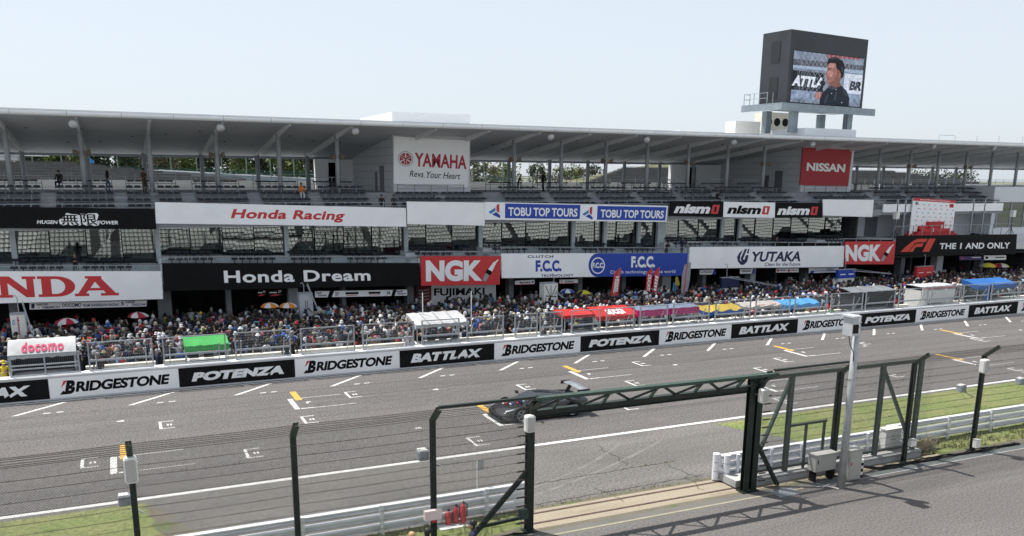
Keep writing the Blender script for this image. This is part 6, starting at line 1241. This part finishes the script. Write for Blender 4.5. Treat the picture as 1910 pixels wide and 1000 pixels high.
# people set apart from the crowd
def solo(label, x, y, z, rz, arms, legs, mats, hat=None, pack=False, lean=0, h=1.0, sleeves='long', long_hair=False, face=False):
    b, J = pose_mesh('person', arms, legs, hat, pack, lean, 1, sleeves, long_hair); t = thing('person', label, 'person', (x, y, z)); t.rotation_euler = (0, 0, rz); t.scale = (h, h, h)
    hi = [i for i, m in enumerate(b.m) if m == 3]; OFF[t.name] = Vector((0, 0, 0)); b.build('body', mats, t, smooth=True)
    if face:
        hd = Vector(J['head'][0]); f = MB(); f.tube([hd+Vector((0, -.095, .02)), hd+Vector((0, -.125, -.02)), hd+Vector((0, -.1, -.03))], [.008, .016, .01], 8); f.build('nose', mats[0], t, smooth=True)
        for s in (-1, 1):
            MB().tube([hd+Vector((s*.034, -.094, .03)), hd+Vector((s*.034, -.1, .03))], .011, 8).build('eye', BLACK, t); MB().beam(hd+Vector((s*.05, -.094, .052)), hd+Vector((s*.018, -.1, .055)), .009).build('eyebrow', BLACK, t); MB().tube([hd+Vector((s*.088, .0, .03)), hd+Vector((s*.094, .005, -.03))], .018, 8).build('ear', mats[0], t)
        MB().beam(hd+Vector((-.026, -.094, -.052)), hd+Vector((.026, -.094, -.052)), .009).build('mouth', mat('lip', (.25, .07, .06), .5), t)
    return t
def MM(top, tr, hair='black', sk=0, hatc=None): return [SKIN[sk], CM[top], CM[tr], CM[hatc] if hatc else HAIR[hair], CM['black'], CM['black']]
def at(px, py, Y): return atY(px, py, Y)
solo('dark haired person in a navy top cut off at the bottom edge, facing left', 8.22, 20.3, 0, 2.0-math.pi/2+math.pi*1.2, 'down', 'stand', MM('navy', 'black'), face=True, h=1.02)
solo('person of whom only black hair shows at the bottom edge below the pale pink box', 6.95, 20.5, -.07, 3.4, 'down', 'stand', MM('charcoal', 'black'))
solo('person of whom only fair brown hair shows at the bottom edge', 6.5, 20.5, -.1, 3.2, 'down', 'stand', [SKIN[0], CM['beige'], CM['black'], mat('hair_fair', (.4, .26, .14), .6), CM['black'], CM['black']])
U = 9.64
x = at(110, 330, 68.3).x; solo('person in dark clothes seated on the counter of the upper walkway, far left', x, 68.2, 9.86, -.3, 'lap', 'sit', MM('black', 'navy'), h=.95)
x = at(200, 330, 67.2).x; solo('person in a dark jacket walking to the right along the upper walkway', x, 67.2, U, math.pi/2, 'swing', 'walk', MM('black', 'denim', 'grey'))
x = at(268, 330, 66.9).x; solo('bulky dark figure beside the roof column on the upper walkway', x, 66.95, U-.1, .8, 'fold', 'stand', MM('brown', 'brown'), h=1.0)
x = at(1015, 337, 67).x; solo('person in black walking on the upper walkway right of the left tower', x, 67.2, U, -math.pi/2, 'swing', 'walk', MM('black', 'black'))
x = at(967, 340, 67).x; solo('stooped dark figure beside a roof column right of the left tower', x, 67.1, U, 1.2, 'lap', 'stand', MM('black', 'charcoal'), lean=.3, h=.85)
x = at(564, 358, 64.4).x; solo('person in an orange top and white trousers seated on the upper stand', x, 64.75, 9.25-.5+.42, 0, 'lap', 'sit', MM('orange', 'white'), h=.9)
for px, lab in ((712, 'person in black seated left of another beside the left tower'), (735, 'person in dark grey seated right of another beside the left tower')): x = at(px, 372, 63.3).x; solo(lab, x, 63.35, 8.35, 0, 'lap', 'sit', MM('black' if px < 720 else 'charcoal', 'black'), h=.9)
x = at(1338, 370, 63.9).x; solo('person in black seated low above the first black sign with a red o', x, 63.9, 8.7, 0, 'lap', 'sit', MM('black', 'black'), h=.85)
x = at(140, 490, 61.2).x; solo('woman in a dark jacket and white top standing on the lower terrace at left', x, 61.2, 4.2+zl(x)+.15, .1, 'fold', 'stand', MM('black', 'grey', 'brown'), long_hair=True)
x = at(1272, 455, 61.0).x; solo('person in navy standing at the lower terrace railing above the blue sign end', x, 61.0, 4.28, .4, 'down', 'stand', MM('navy', 'navy'))
x = at(1243, 458, 61.0).x; solo('dark haired person leaning on the lower terrace railing above the blue sign end', x, 61.0, 3.95, .2, 'fold', 'stand', MM('black', 'black'), long_hair=True, lean=.25)
x = at(1446, 447, 60.9).x; solo('person in black leaning on the lower terrace railing above the navy lettered sign', x, 60.9, 4.05, 0, 'fold', 'stand', MM('black', 'black'), lean=.2)
for px, py, Y, lab in ((121, 613, 59.5, 'woman in a red dress under the red and white umbrella near the white pit box'), (261, 597, 60.1, 'woman in a red dress under the red and white umbrella below the long team board')):
    p = at(px, py-12, Y); solo(lab, p.x, Y+.1, p.z-1.62, 0, 'fold', 'stand', MM('red', 'red', 'black'), long_hair=True)
p = at(375, 585, 60.4); solo('person in light blue shirt and yellow cap, one arm raised before the garage', p.x, 60.4, p.z-1.65, -1.4, 'one', 'stand', MM('skyblue', 'navy', hatc='yellow'), hat='cap')
for px, lab, tc in ((612, 'person in a white and green race suit before the garage, left of two', 'white'), (623, 'person in a pale race suit before the garage, right of two', 'skyblue'), (659, 'tall person in a pink shirt with their back turned before the garage', 'pink')): p = at(px, 568, 61.2); solo(lab, p.x, 61.2, p.z-1.6, 3.1 if tc == 'pink' else .2, 'down', 'stand', MM(tc, 'grey' if tc == 'pink' else tc))
p = at(1222, 553, 57.8); solo('person in a red jacket standing above the crowd under the feather flags', p.x, 57.8, p.z-1.75, .2, 'down', 'stand', MM('red', 'red'))
p = at(1312, 535, 58.4); solo('person in blue standing above the crowd left of the navy pit box', p.x, 58.4, p.z-1.5, .2, 'down', 'stand', MM('blue', 'navy'))
p = at(1290, 540, 58.0); solo('person in a yellow orange jacket right of the tall grey flag', p.x, 58.0, p.z-1.55, 2, 'camera', 'stand', MM('orange', 'black'))
p = at(5, 670, 47.3); solo('marshal in yellow overalls at the left end of the pit wall', p.x, 47.2, .25, .4, 'fold', 'stand', MM('yellow', 'yellow', hatc='yellow'), hat='cap')
p = at(1547, 578, 47.2); solo('person in green overalls crouching at the wall right of the plain blue tarp', p.x, 47.2, .2, 0, 'lap', 'stand', MM('green', 'green'), lean=.35, h=.9)
